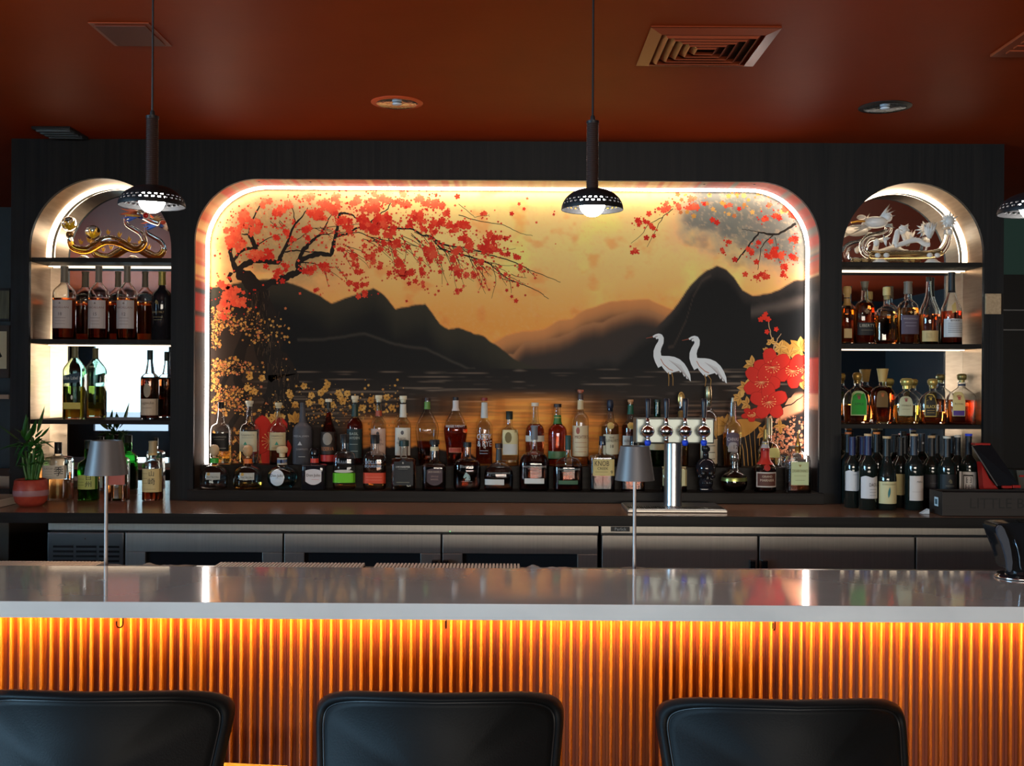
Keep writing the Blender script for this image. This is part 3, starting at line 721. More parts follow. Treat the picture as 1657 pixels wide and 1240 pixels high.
# one slat: dark recessed board with a rounded batten standing proud at its middle
def slat_mesh(tone_mat):
    m = MB(); h0, h1 = 0.10, ZB-0.0425
    m.box(-PITCH/2+0.0004, PITCH/2-0.0004, 0.0, 0.011, h0, h1, 0, mi=0)
    n = 7; pr = [(-0.0052, 0.0001)] + [(0.0052*math.cos(math.pi*(1-k/n)), -0.0105*math.sin(math.pi*k/n)) for k in range(n+1)] + [(0.0052, 0.0001)]
    A = [m.bm.verts.new((a, b, h0)) for a, b in pr]; B = [m.bm.verts.new((a, b, h1)) for a, b in pr]
    for k in range(len(pr)-1):
        f = m.bm.faces.new((A[k], A[k+1], B[k+1], B[k])); f.material_index = 1; f.smooth = True
    f = m.bm.faces.new(B); f.material_index = 1
    bmesh.ops.recalc_face_normals(m.bm, faces=m.bm.faces)
    me = bpy.data.meshes.new('slat'); m.bm.to_mesh(me); m.bm.free()
    me.materials.append(tone_mat); me.materials.append(BATTEN)
    return me
BATTEN = mat('slat_batten_wood', lin((98, 50, 15)), 0.4, spec=0.25, noise=((10, 10, 3), lin((88, 44, 13)), 3, 0.3))
tones = []
for i, (c, c2) in enumerate([((124, 46, 5), (108, 39, 4)), ((138, 58, 7), (122, 50, 6)), ((102, 34, 4), (88, 28, 3)), ((150, 70, 9), (132, 60, 8)), ((114, 40, 5), (98, 33, 4))]):
    tones.append(slat_mesh(mat('slat_wood_%d' % i, lin(c), 0.5, noise=((50, 50, 2.5), lin(c2), 5, 0.3))))
NS = 236
for i in range(NS):
    o = bpy.data.objects.new('slat', R.choice(tones)); COL.objects.link(o); o.parent = bar
    o.location = ((i-NS/2)*PITCH + X(585.0, YPN, 1.0) - round(X(585.0, YPN, 1.0)/PITCH)*PITCH, 0, 0)
MB().box(-3.5, 3.5, 2.806, 2.816, ZB-0.0440, ZB-0.0412).build('led_strip', emat('bar_led', AMBER, LED_BAR), bar)
MB().box(-3.5, 3.5, 2.800, 2.8055, ZB-0.0465, ZB-0.0412).build('led_channel', STEEL_DK, bar)
MB().box(-3.5, 3.5, YPN-0.02, YPN+0.0, 0.0, 0.098).build('kick_board', flat((30, 22, 18)), bar)
for i, px_ in enumerate((199, 722, 1254)):
    x = X(px_, 2.745, 1.0); lab = ('leftmost', 'middle', 'rightmost')[i]
    h = MB(); a = math.radians((-35, 80, 85)[i])
    pts = [(0, 0, 0), (0, 0, -0.016)] + [(0.008*(1-math.cos(t)) * 1, 0, -0.016-0.010-0.008*math.sin(t)) for t in [k*math.pi/6 for k in range(0, 7)]] + [(0.016, 0, -0.017)]
    pts = [(-p[0]*math.cos(a), p[0]*math.sin(a), p[2]) for p in pts]
    h.tube([(x+p[0], 2.745+p[1], ZB-0.0415+p[2]) for p in pts], 0.0018, 8)
    h.lathe([(0, 0), (0.007, 0), (0.007, -0.002), (0, -0.002)], (x, 2.745, ZB-0.0413), 12)
    o = h.build('purse_hook', flat((50, 30, 20), .4, 1.0), None, True)
    tag(o, '%s of the three small dark purse hooks under the white bar top' % lab, 'hook', 'purse hooks under the bar top')

# ledge behind the bar with its mats, cloths and lamps
ZL = 1.040
led = MB().box(-3.5, 3.5, YB1+0.001, 3.405, ZL-0.02, ZL, 0.001); led.box(-3.5, 3.5, YB1+0.02, 3.395, 0.02, 0.04); led.box(-3.5, -3.45, YB1+.02, 3.39, 0.0, ZL-.02); led.box(3.45, 3.5, YB1+.02, 3.39, 0.0, ZL-.02)
led.box(-3.45, 3.45, YB1+0.02, YB1+0.035, 0.04, ZL-.02)
tag(led.build('underbar_ledge', STEEL_DK), 'narrow steel ledge behind the white bar top carrying the ribbed mats', 'shelf')
def barmat(x0, x1, lab):
    t = empty('bar_mat', ((x0+x1)/2, 3.31, ZL), lab, 'bar mat', 'ribbed bar mats behind the bar')
    MB().box(x0, x1, 3.225, 3.402, ZL+0.0004, ZL+0.006, 0.001).build('base', flat((70, 50, 42)), t)
    m = MB(); n = int((x1-x0)/0.0108)
    for i in range(n):
        a = x0 + (x1-x0)*(i+.5)/n; m.box(a-0.0033, a+0.0033, 3.228, 3.400, ZL+0.006, ZL+0.012)
    o = m.build('rib', flat((226, 208, 188), .5), t); o['kind'] = 'stuff'
barmat(-2.2, X(151, 3.3, ZL), 'ribbed bar mat behind the bar in front of the vented compressor grille')
barmat(X(342, 3.3, ZL), X(584, 3.3, ZL), 'ribbed bar mat behind the bar between the crumpled cloth and the long mat')
barmat(X(602, 3.3, ZL), X(842, 3.3, ZL), 'ribbed bar mat behind the bar below the middle of the mural')
def cloth(x0, x1, lab, col):
    m = MB(); nx, ny = 26, 10; g = []
    for j in range(ny+1):
        row = []
        for i in range(nx+1):
            s, t = i/nx, j/ny
            e = min(s, 1-s, t*1.3, (1-t)*1.3)*5; e = min(1, max(0, e))
            z = ZL + 0.0012 + e*(0.004 + 0.008*(.5+.5*math.sin(s*17+t*5))*(.5+.5*math.sin(t*9+s*4)) + R.uniform(0, .002))
            row.append(m.bm.verts.new((x0+(x1-x0)*s + .012*math.sin(t*6), 3.235+.155*t+.01*math.sin(s*9), z)))
        g.append(row)
    for j in range(ny):
        for i in range(nx): m.bm.faces.new((g[j][i], g[j][i+1], g[j+1][i+1], g[j+1][i]))
    o = m.build('bar_cloth', flat(col, .8), None, True)
    sm = o.modifiers.new('s', 'SOLIDIFY'); sm.thickness = 0.001; sm.offset = 1
    tag(o, lab, 'cloth', 'folded cloths on the ledge')
cloth(X(214, 3.3, ZL), X(306, 3.3, ZL), 'crumpled grey cloth on the ledge right of the near table lamp', (112, 108, 104))
cloth(X(852, 3.3, ZL), X(930, 3.3, ZL), 'flat pale cloth on the ledge between the long ribbed mat and a table lamp', (150, 138, 128))

# cordless table lamps
def table_lamp(px, pyt, pyb, wt, wb, lab):
    Y = 3.31; x = X(px, Y, 1.3); z1 = ztop(px, pyt, Y); z0 = ztop(px, pyb, Y); rt, rb = wt/2*Y/FPX, wb/2*Y/FPX
    t = empty('table_lamp', (x, Y, ZL), lab, 'lamp', 'cordless table lamps behind the bar')
    M_ = mat('lamp_grey_metal', lin((92, 88, 88)), 0.42, 0.3)
    th = 0.0018
    MB().lathe([(rt-th, z1-0.004), (rt-th, z1), (rt, z1), (rb, z0), (rb-th, z0), (rt-th, z1-0.006)], (x, Y, 0), 48).build('lamp_shade', M_, t, autos=40)
    MB().lathe([(0, z1-0.007), (rt-th-0.0004, z1-0.007), (rt-th-0.0004, z1-0.010), (0, z1-0.010)], (x, Y, 0), 32).build('shade_top', flat((190, 180, 170)), t)
    MB().lathe([(0, z1-0.022), (rt*.55, z1-0.022), (rt*.55, z1-0.0102), (0, z1-0.0102)], (x, Y, 0), 24).build('led_disc', emat('lamp_led', (1, .62, .36), 14*TABLE_LAMP), t)
    MB().lathe([(0, z1-0.03), (0.0052, z1-0.03), (0.0058, ZL+0.012), (0, ZL+0.012)], (x, Y, 0), 16).build('stem', mat('lamp_stem', lin((150, 140, 136)), .35, .5), t, autos=40)
    MB().lathe([(0, ZL+0.0005), (0.050, ZL+0.0005), (0.052, ZL+0.004), (0.050, ZL+0.011), (0.02, ZL+0.014), (0, ZL+0.014)], (x, Y, 0), 32).build('base', M_, t, autos=40)
table_lamp(172, 713, 768, 49, 68, 'grey cone-shaded cordless table lamp in front of the green bottle')
table_lamp(1027, 722, 777, 47, 64, 'grey cone-shaded cordless table lamp in front of the beer taps and cream-labelled bourbon')

# ================================================================== PENDANTS
def pendant(px, py_cap, py_cyl0, py_cyl1, py_rim, wd, pyb, lab):
    Y = 2.95; zc = ztop(px, py_cyl1, Y); x = X(px, Y, zc); zr = ztop(px, py_rim, Y); R0 = wd/2*Y/FPX; zt = ztop(px, py_cyl0, Y)
    t = empty('pendant_lamp', (x, Y, ZC), lab, 'pendant lamp', 'black dome pendants over the bar')
    MB().tube([(x, Y, ZC-0.02), (x, Y, zt+0.008)], 0.0028, 8).build('cord', BLACK, t)
    MB().lathe([(0, ZC-0.0205), (0.06, ZC-0.0205), (0.06, ZC-0.0005), (0, ZC-0.0005)], (x, Y, 0), 32).build('ceiling_rose', BLACK, t, autos=40)
    MB().lathe([(0.005, zt+0.018), (0.0065, zt+0.012), (0.0065, zt+0.004), (0.0175, zt+0.003), (0.0175, zt-0.004), (0, zt-0.004)], (x, Y, 0), 20).build('cap', BLACK, t, autos=40)
    prof = []; n = 34
    for k in range(n+1):
        z = zt-0.004 - (zt-0.004-zc)*k/n
        prof += [(0.0168, z), (0.0155, z-0.0022)]
    prof = [(0, zt-0.004)] + prof + [(0, zc-0.003)]
    MB().lathe(prof, (x, Y, 0), 20).build('ribbed_cylinder', mat('pendant_grip', lin((52, 38, 34)), 0.4, 0.2), t)
    # dome shade with two bands of pierced holes
    H = zc + 0.004 - zr; seg = 128; m = MB(); prof = []
    nr = 40
    for k in range(nr+1):
        a = (math.pi/2)*k/nr; prof.append((0.012 + (R0-0.012)*math.sin(a)**1.0, zr + H*math.cos(a)**1.0))
    for off in (0,):
        rings = [[m.bm.verts.new((x+r*math.cos(2*math.pi*k/seg), Y+r*math.sin(2*math.pi*k/seg), z)) for k in range(seg)] for r, z in prof]
        for i in range(nr):
            for k in range(seg):
                hole = (i in (28, 29) and k % 4 in (0, 1)) or (i in (32, 33) and k % 4 in (2, 3))
                if hole: continue
                m.bm.faces.new((rings[i][k], rings[i][(k+1) % seg], rings[i+1][(k+1) % seg], rings[i+1][k]))
        m.bm.faces.new([v for v in rings[0]])
    sh = m.build('dome_shade', mat('pendant_black', (0.008, 0.008, 0.009), 0.5, spec=.3), t, True)
    so = sh.modifiers.new('s', 'SOLIDIFY'); so.thickness = 0.0015; so.offset = -1
    zb = ztop(px, pyb, Y); r = 21*Y/FPX
    MB().sphere((x, Y, zb+r), r, seg=24, rings=16).build('globe_bulb', emat('bulb_glow', (1.0, 0.95, 0.88), BULB), t, True)
    MB().lathe([(0, zc-0.003), (0.02, zc-0.003), (0.02, zb+2*r-0.006), (0, zb+2*r-0.006)], (x, Y, 0), 16).build('bulb_holder', BLACK, t)
pendant(246, 185, 190, 303, 334, 105, 345, 'black dome pendant lamp hanging in front of the amber dragon niche')
pendant(958.5, 192, 198, 308, 340, 100, 351, 'black dome pendant lamp hanging in front of the mural')
pendant(1672, 192, 204, 314, 346, 108, 355, 'black dome pendant lamp cut off at the frame edge beside the teal wall')

# ================================================================== CEILING FITTINGS
def downlight(px, py, lab, trimcol):
    u, v = unroll(px, py); Y = -(ZC-CAMZ)*FPX/v; x = u*Y/FPX; r = 0.104
    t = empty('recessed_downlight', (x, Y, ZC), lab, 'downlight', 'recessed ceiling downlights')
    MB().lathe([(r*.80, ZC-0.006), (r, ZC-0.002), (r, ZC-0.0004), (r*.80, ZC-0.0004)], (x, Y, 0), 40).build('trim_ring', trimcol, t, autos=50)
    MB().lathe([(r*.80, ZC-0.0055), (r*.74, ZC-0.003), (r*.30, ZC-0.0012), (0, ZC-0.0012)], (x, Y, 0), 40).build('reflector', mat('downlight_reflector', (.55, .58, .62), .12, 1.0, bump=((60, 60, 60), .6, 2)), t, True)
    MB().sphere((x, Y, ZC-0.006), 0.020, 1, 1, .25, 12, 6).build('lens', mat('lens_glass', (.7, .75, .8), .1), t, True)
downlight(642.5, 166, 'recessed downlight with orange rim in the rust ceiling above the mural', flat((232, 88, 44), .4))
downlight(1432, 173, 'recessed downlight with dark rim in the rust ceiling near the clear dragon niche', flat((30, 24, 24), .4))
vx, vy = 0.633, 3.585
t = empty('ceiling_vent', (vx, vy, ZC), 'square rust-painted ceiling vent with nested louvre frames behind the middle pendant', 'vent')
def sq_ring(m, h0, h1, z0, z1, zz0=None):
    """mitred square frame: outer half h0 at z0, inner half h1 at z1"""
    t_ = 0.002
    def q(h, z): return [m.bm.verts.new((vx+a*h, vy+b*h, z)) for a, b in ((-1, -1), (1, -1), (1, 1), (-1, 1))]
    A, B, C, D = q(h0, z0), q(h1, z1), q(h1, z1+t_), q(h0, z0+t_)
    for U, V in ((A, B), (B, C), (C, D), (D, A)):
        for k in range(4): m.bm.faces.new((U[k], U[(k+1) % 4], V[(k+1) % 4], V[k]))
m = MB(); sq_ring(m, 0.205, 0.165, ZC-0.006, ZC-0.016); sq_ring(m, 0.205, 0.204, ZC-0.006, ZC-0.0025); m.build('frame', CEIL_TRIM, t)
for k in range(5):
    m = MB(); h = 0.160 - k*0.028; sq_ring(m, h, h-0.018, ZC-0.0035, ZC-0.020); m.build('louvre', CEIL_TRIM, t)
m = MB(); m.box(vx-0.163, vx+0.163, vy-0.163, vy+0.163, ZC-0.0016, ZC-0.0004); m.build('backing', BLACK, t)
hx, hy = -1.235, 3.49
t = empty('access_hatch', (hx, hy, ZC), 'small square rust-painted access hatch in the ceiling behind the left pendant cord', 'hatch')
m = MB(); m.box(hx-.095, hx+.095, hy-.115, hy+.115, ZC-0.004, ZC-0.0004, .001); m.build('frame', CEIL_TRIM, t)
MB().box(hx-.08, hx+.08, hy-.10, hy+.10, ZC-0.009, ZC-0.0042, 0.002).build('panel', flat((104, 38, 12), .5), t)
q = P(103, 220, 4.90); t = empty('slot_diffuser', (q.x, 4.86, ZC), 'small black slot diffuser in the ceiling above the left niche', 'vent')
MB().box(q.x-.085, q.x+.085, 4.76, 4.97, ZC-0.012, ZC-0.0004, .002).build('frame', BLACK, t)
for k in range(4): MB().box(q.x-.075, q.x+.075, 4.785+k*.045, 4.805+k*.045, ZC-0.018, ZC-0.0122).build('slat', STEEL_DK, t)
q = P(1605, 87, 3.7); u, v = unroll(1602, 88); Y = -(ZC-CAMZ)*FPX/v; x0 = u*Y/FPX
t = empty('return_grille', (x0+.2, Y-.2, ZC), 'dim rust-painted ceiling grille cut off at the frame edge above the right pendant', 'vent')
MB().box(x0, x0+.42, Y-.42, Y, ZC-0.010, ZC-0.0004, .002).build('frame', CEIL_TRIM, t)
for k in range(7): MB().box(x0+.03, x0+.39, Y-.40+k*.053, Y-.37+k*.053, ZC-0.015, ZC-0.0102).build('slat', CEIL_TRIM, t)

# ================================================================== FRIDGES
YFR = 4.56
def fx(px): return X(px, YFR, 0.95)
zt_f = 1.018; zt_d = CAMZ - (866-620)*YFR/FPX; zbot = 0.12
def fridge(lab, xs, x_l, x_r, glass, grille):
    t = empty('undercounter_fridge', ((x_l+x_r)/2, YFR+.25, zbot), lab, 'fridge', None)
    MB().box(x_l, x_r, YFR+0.035, 5.00, zbot, zt_f-.001, .002).build('cabinet', BLACK, t)
    MB().box(x_l, x_r, YFR+0.012, YFR+0.034, zt_d+0.008, zt_f-.001, .002).build('top_strip', STEEL, t)
    for (a, b) in xs:
        x0, x1 = fx(a), fx(b)
        m = MB()
        if glass:
            wx0, wx1, wz1, wz0 = x0+0.085, x1-0.085, zt_d-0.080, zbot+0.09
            m.box(x0, x1, YFR, YFR+0.032, wz1, zt_d, .002); m.box(x0, x1, YFR, YFR+0.032, zbot+.01, wz0, .002)
            m.box(x0, wx0, YFR, YFR+0.032, wz0+.0002, wz1-.0002, .002); m.box(wx1, x1, YFR, YFR+0.032, wz0+.0002, wz1-.0002, .002)
        else: m.box(x0, x1, YFR, YFR+0.032, zbot+.01, zt_d, .003)
        d = m.build('door', STEEL, t)
        if glass:
            MB().box(wx0, wx1, YFR+0.012, YFR+0.018, wz0, wz1).build('glass_pane', mat('fridge_glass', (.02, .022, .025), .05, spec=.6), d)
    if grille:
        x0, x1 = fx(77), fx(200)
        g = MB().box(x0, x1, YFR, YFR+0.032, zbot+.01, zt_d, .003).build('compressor_panel', STEEL_DK, t)
        for c in range(3):
            for r in range(9):
                a = x0+.024+c*(x1-x0-.03)/3; z = zt_d-.055-r*.020
                MB().box(a, a+(x1-x0)/3-.022, YFR-0.003, YFR-0.0005, z-0.009, z, .001).build('vent_slot', BLACK, g)
        MB().sphere((fx(138), YFR-0.001, ztop(138, 872, YFR)), .003, seg=8, rings=4).build('screw', CHROME, g)
    hh = [(704, 722)] if glass else [(1216, 1236)]
    for pr in hh:
        for p_ in pr:
            a = fx(p_); z1 = ztop(p_, 905, YFR)
            m = MB(); m.box(a-.012, a+.012, YFR-0.030, YFR-0.0005, z1-0.10, z1, .006); m.build('handle', BLACK_GL, t)
    return t
f1 = fridge('stainless back-bar fridge with three glass doors and a compressor grille, left of the taps', [(203, 457), (460, 713), (716, 967)], fx(76), fx(969), True, True)
f2 = fridge('stainless back-bar fridge with solid steel doors below the beer taps', [(974, 1226), (1229, 1480), (1483, 1735)], fx(973), fx(1737), False, False)
x = fx(1004); z = ztop(1004, 857, YFR)
pl = MB().box(x-.040, x+.040, YFR+.006, YFR+.0118, z-.010, z+.010, .001).build('nameplate', BLACK, f2)
def flat_text(s, size, cx, y, cz, m, parent, dep=0.0006, rotz=0.0, name='lettering'):
    me = text_mesh(s, size)
    me.transform(Matrix.Translation((cx, y, cz)) @ Matrix.Rotation(rotz, 4, 'Z') @ Matrix.Rotation(math.radians(90), 4, 'X'))
    return link_mesh(name, me, m, parent)
flat_text('Perlick', .018, x, YFR+.0052, z, flat((170, 170, 170)), pl)
MB().sphere((X(728, YFR, .99), YFR+.011, ztop(728, 861, YFR)), .0016, seg=8, rings=4).build('indicator_light', emat('green_dot', (.1, 1, .2), 3), f1)

# ================================================================== BAR STOOLS
PIPING = mat('leather_piping', lin((26, 28, 31)), 0.4)
def stool(px0, px1, pyt, lab):
    Y = 2.16; Ye = Y+.145; xc = X((px0+px1)/2, Ye, .95); hw = (px1-px0)/2*Ye/FPX*1.02; zt = ztop((px0+px1)/2, pyt+3, Y+.04)
    t = empty('bar_stool', (xc, Y+.2, 0), lab, 'bar stool', 'bar stools at the counter')
    zb = 0.62; zc = (zt+zb)/2; hh = (zt-zb)/2
    def outline(th):
        c, s = math.cos(th), math.sin(th); e = 0.20
        a = math.copysign(abs(c)**e, c); b = math.copysign(abs(s)**e, s)
        x = a*hw*(1.0 - 0.10*(1-b)/2)*(1-.012*(1-abs(b)))
        z = b*hh
        if b > 0: z -= (abs(a)**2.4)*0.042*b      # bowed top edge
        return x, z
    N = 72
    #          scale, y offset (towards the camera negative)
    prof_b = [(0.0, -0.004), (.5, -0.006), (.86, -0.010), (.905, -0.012), (.918, -0.006), (.93, -0.013), (.955, -0.021), (.985, -0.018), (1.0, 0.0), (.99, 0.018), (.95, 0.026), (.7, 0.030), (0.0, 0.028)]
    m = MB(); rings = []
    for s_, yo in prof_b:
        if s_ == 0: rings.append([m.bm.verts.new((xc, Y+yo, zc))]); continue
        rg = []
        for k in range(N):
            x, z = outline(2*math.pi*k/N)
            brd = 0.0  # keep the border about even in x and z
            rg.append(m.bm.verts.new((xc+x*s_, Y+yo+0.17*(x*s_/hw)**2*(0.6+.4*(z+hh)/(2*hh)) + 0.04*(z/hh), zc+z*s_)))
        rings.append(rg)
    m.skin(rings, N)
    m.build('backrest', LEATHER, t, True)
    m = MB(); pts = []
    for k in range(N):
        x, z = outline(2*math.pi*k/N); s_ = .918
        pts.append((xc+x*s_, Y-.010+0.17*(x*s_/hw)**2*(0.6+.4*(z+hh)/(2*hh)) + 0.04*(z/hh), zc+z*s_))
    m.tube(pts, 0.0022, 6, closed=True).build('piping', PIPING, t, True)
    m = MB(); rings = []
    for s_, z in [(0, .68), (.9, .682), (1, .665), (1, .63), (.94, .61), (0, .61)]:
        if s_ == 0: rings.append([m.bm.verts.new((xc, Y+.26, z))]); continue
        rings.append([m.bm.verts.new((xc+s_*hw*.92*math.copysign(abs(math.cos(a))**.5, math.cos(a)), Y+.26+s_*.195*math.copysign(abs(math.sin(a))**.5, math.sin(a)), z)) for a in [2*math.pi*k/40 for k in range(40)]])
    m.skin(rings, 40); m.build('seat', LEATHER, t, True)
    for sx, sy in ((-1, 0), (1, 0), (-1, 1), (1, 1)):
        MB().tube([(xc+sx*hw*.66, Y+.14+.26*sy, .609), (xc+sx*hw*.86, Y+.08+.40*sy, 0.001)], [.014, .010], 10).build('leg', BLACK, t, True)
    MB().tube([(xc-hw*.80, Y+.10, .22), (xc+hw*.80, Y+.10, .22), (xc+hw*.80, Y+.46, .22), (xc-hw*.80, Y+.46, .22)], .008, 8, closed=True).build('footrest', BLACK, t, True)
stool(-46, 375, 1119, 'charcoal leather bar stool cut off at the frame edge, nearest the near lamp')
stool(508, 914, 1121, 'charcoal leather bar stool in the middle of the row, below the mural centre')
stool(1063, 1471, 1132, 'charcoal leather bar stool of the row standing below the beer taps')
# pale block added in place of an amber-lit stool seat between two stools
q = P(352, 1236, 2.50)
t = empty('lit_seat_block', (q.x+.07, 2.45, 0), 'pale block standing in for an amber-lit stool seat between two charcoal bar stools', 'table')
rz = Matrix.Rotation(math.radians(-7), 3, 'Z')
MB().box(q.x, q.x+.16, 2.40, 2.50, q.z-.03, q.z, .002, rz).build('lit_seat_top', mat('lit_seat_colour', lin((214, 170, 104)), .45, noise=((40, 3, 40), lin((198, 150, 86)), 4, .3)), t)
for a, b in ((.02, 2.42), (.12, 2.42), (.02, 2.46), (.12, 2.46)): MB().box(q.x+a, q.x+a+.02, b, b+.02, 0.001, q.z-.0305).build('leg', BLACK, t)

# ================================================================== BEER TOWER
YT = 4.76; xt = X(1089, YT, 1.3)
t = empty('beer_tower', (xt, YT, ZCT), 'steel beer tower with four black-handled chrome taps on a wide column', 'beer tower')
zb0, zb1 = ztop(1089, 718, YT-.06), ztop(1089, 677, YT-.06); bw = 125/2*YT/FPX
MB().box(xt-bw, xt+bw, YT-.06, YT+.06, zb0, zb1, .006).build('tap_box', mat('satin_steel', (.27, .30, .28), .40, 1.0), t)
MB().lathe([(0, ZCT+.016), (.041, ZCT+.016), (.039, ZCT+.03), (.039, zb0-.001), (0, zb0-.001)], (xt, YT, 0), 32).build('column', mat('satin_steel_column', (.50, .51, .52), .28, 1.0), t, autos=40)
HAND = mat('tap_handle_black', (.012, .012, .02), .3)
for i, px_ in enumerate((1048, 1078, 1108.5, 1139)):
    x = X(px_, YT-.1, 1.4); zc_ = ztop(px_, 698, YT-.1)
    f = MB(); f.sphere((x, YT-.10, zc_), .030, 1, 1, .92, 20, 14).lathe([(0, .0), (.012, .0), (.010, .03), (0, .03)], (x, YT-.061, zc_), 12, axis=Matrix.Rotation(math.radians(90), 3, 'X'))
    f.lathe([(0, zc_+.022), (.012, zc_+.022), (.008, zc_+.040), (.008, zc_+.058), (0, zc_+.058)], (x, YT-.10, 0), 16)
    f.lathe([(0, zc_-.022), (.010, zc_-.022), (.009, zc_-.050), (0, zc_-.050)], (x, YT-.105, 0), 14)
    fo = f.build('faucet', CHROME, t, True)
    MB().lathe([(0, zc_+.0585), (.009, zc_+.0585), (.0125, zc_+.120), (.0125, zc_+.138), (.010, zc_+.141), (0, zc_+.141)], (x, YT-.10, 0), 16).build('handle', HAND, fo, autos=40)
    if i != 1: MB().lathe([(0, zc_-.062), (.010, zc_-.062), (.014, zc_-.052), (.013, zc_-.040), (.0105, zc_-.040), (0, zc_-.050)], (x, YT-.105, 0), 14).build('spout_cap', flat((30, 70, 210), .4), fo, True)
x0, x1 = X(1013, 4.68, ZCT), X(1172, 4.68, ZCT)
t = empty('drip_tray', ((x0+x1)/2, 4.70, ZCT), 'long steel drip tray under the beer tower', 'drip tray')
MB().box(x0, x1, 4.61, 4.89, ZCT+.0008, ZCT+.012, .003).build('tray', STEEL, t)
MB().box(x0+.006, x1-.006, 4.617, 4.883, ZCT+.0122, ZCT+.0148).build('grate', STEEL_DK, t)
m = MB()
for k in range(42): a = x0+.012+(x1-x0-.024)*k/41; m.box(a-.0022, a+.0022, 4.622, 4.715, ZCT+.0149, ZCT+.0158)
o = m.build('grate_bar', CHROME, t); o['kind'] = 'stuff'

# ================================================================== PLANT, FOLDER, RIGHT-HAND OBJECTS
YPL = 4.74; xp = X(50, YPL, 1.12)
t = empty('potted_bamboo', (xp, YPL, ZCT), 'lucky bamboo in a round terracotta pot with a pale band, before the left pillar', 'potted plant')
s_ = YPL/FPX
MB().lathe([(0, ZCT+.0005), (17*s_, ZCT+.0005), (24*s_, ZCT+.02), (27*s_, ZCT+.055), (27*s_, ZCT+.075), (25*s_, ZCT+.112), (23*s_, ZCT+.118), (22*s_, ZCT+.112), (22*s_, ZCT+.09), (0, ZCT+.09)], (xp, YPL, 0), 32).build('pot', mat('terracotta', lin((168, 66, 44)), .45, noise=((60, 60, 60), lin((140, 48, 40)), 4, .3)), t, True)
MB().lathe([(26.7*s_, ZCT+.046), (27.3*s_, ZCT+.050), (27.4*s_, ZCT+.066), (27.1*s_, ZCT+.071)], (xp, YPL, 0), 32).build('pot_band', flat((150, 110, 116), .5), t, True)
MB().lathe([(0, ZCT+.0965), (21.5*s_, ZCT+.0965), (21.5*s_, ZCT+.0905), (0, ZCT+.0905)], (xp, YPL, 0), 20).build('soil', flat((34, 24, 16), .8), t)
STALK = mat('bamboo_stalk', lin((66, 112, 48)), .4, noise=((20, 20, 60), lin((40, 84, 36)), 3, .3)); LEAF = mat('bamboo_leaf', lin((46, 110, 36)), .38, noise=((30, 30, 30), lin((20, 66, 24)), 3, .3))
rr = random.Random(4)
for k in range(13):
    a = rr.uniform(0, 6.28); d = rr.uniform(.006, .040); bx, by = xp+d*math.cos(a), YPL+d*math.sin(a)*.8; h = rr.uniform(.10, .17)
    pr = [(bx, by, ZCT+.097)]; rd = [.0055]
    for j in range(5):
        pr.append((bx+rr.uniform(-.003, .003)+math.cos(a)*.006*j, by+math.sin(a)*.004*j, ZCT+.097+h*(j+1)/5)); rd.append(.0052 if j % 2 else .0062)
    MB().tube(pr, rd, 8).build('stalk', STALK, t, True)
def leaf3(name, base, dr, L, Wd, droop, parent):
    m = MB(); n = 8; dr = Vector(dr).normalized(); side = dr.cross(Vector((0, 0, 1)));
    if side.length < .1: side = Vector((1, 0, 0))
    side.normalize(); rows = []
    for i in range(n+1):
        t_ = i/n; c = Vector(base) + dr*L*t_ - Vector((0, 0, 1))*droop*L*t_*t_; w_ = Wd*math.sin(math.pi*min(1, t_**.7*.97+.03))/2
        rows.append([m.bm.verts.new(c-side*w_), m.bm.verts.new(c-Vector((0, 0, 1))*w_*.35), m.bm.verts.new(c+side*w_)])
    for a, b in zip(rows, rows[1:]):
        for j in range(2): m.bm.faces.new((a[j], a[j+1], b[j+1], b[j]))
    o = m.build(name, LEAF, parent, True, recalc=False); sm = o.modifiers.new('s', 'SOLIDIFY'); sm.thickness = .0006
    return o
def pz(px, py): q = P(px, py, YPL); return q
for (bx, by, tx, ty, wd, dp) in [(34, 712, 6, 684, .020, .1), (36, 716, 7, 722, .018, .15), (40, 712, 44, 672, .014, 0), (44, 712, 50, 676, .018, 0), (52, 708, 56, 680, .016, 0), (64, 700, 75, 661, .022, -.05), (40, 706, 22, 692, .014, .1), (60, 712, 84, 722, .012, .2), (66, 716, 92, 712, .012, .1), (58, 716, 70, 724, .014, .2), (46, 710, 34, 694, .016, .1), (54, 708, 66, 694, .018, .1), (48, 714, 58, 692, .018, 0), (36, 716, 28, 732, .012, .3), (66, 722, 70, 742, .014, .3), (42, 720, 34, 744, .014, .3), (50, 716, 40, 700, .02, .1), (62, 708, 76, 690, .014, .1)]:
    a = pz(bx, by); b = pz(tx, ty); a.y += rr.uniform(-.03, .03); b.y = a.y + rr.uniform(-.03, .03)
    leaf3('leaf', a, b-a, (b-a).length*1.05, wd*2.0, dp, t)
for k in range(34):
    a = rr.uniform(0, 6.28); base = (xp+.028*math.cos(a), YPL+.026*math.sin(a), ZCT+rr.uniform(.17, .28))
    leaf3('leaf', base, (math.cos(a), math.sin(a), rr.uniform(-.1, 1.2)), rr.uniform(.04, .075), rr.uniform(.016, .026), rr.uniform(.1, .5), t)

fo = empty('menu_stack', (-2.42, 4.8, ZCT), 'stack of cream menus lying at the counter end beside the potted bamboo', 'menus')
q = P(24, 800, 4.80)
MB().box(q.x-.35, q.x, 4.66, 4.9, ZCT+.0008, ZCT+.030, .002).build('pages', flat((190, 176, 160)), fo)
MB().box(q.x-.352, q.x+.002, 4.658, 4.902, ZCT+.0302, ZCT+.034, .001).build('cover', flat((206, 194, 180)), fo)
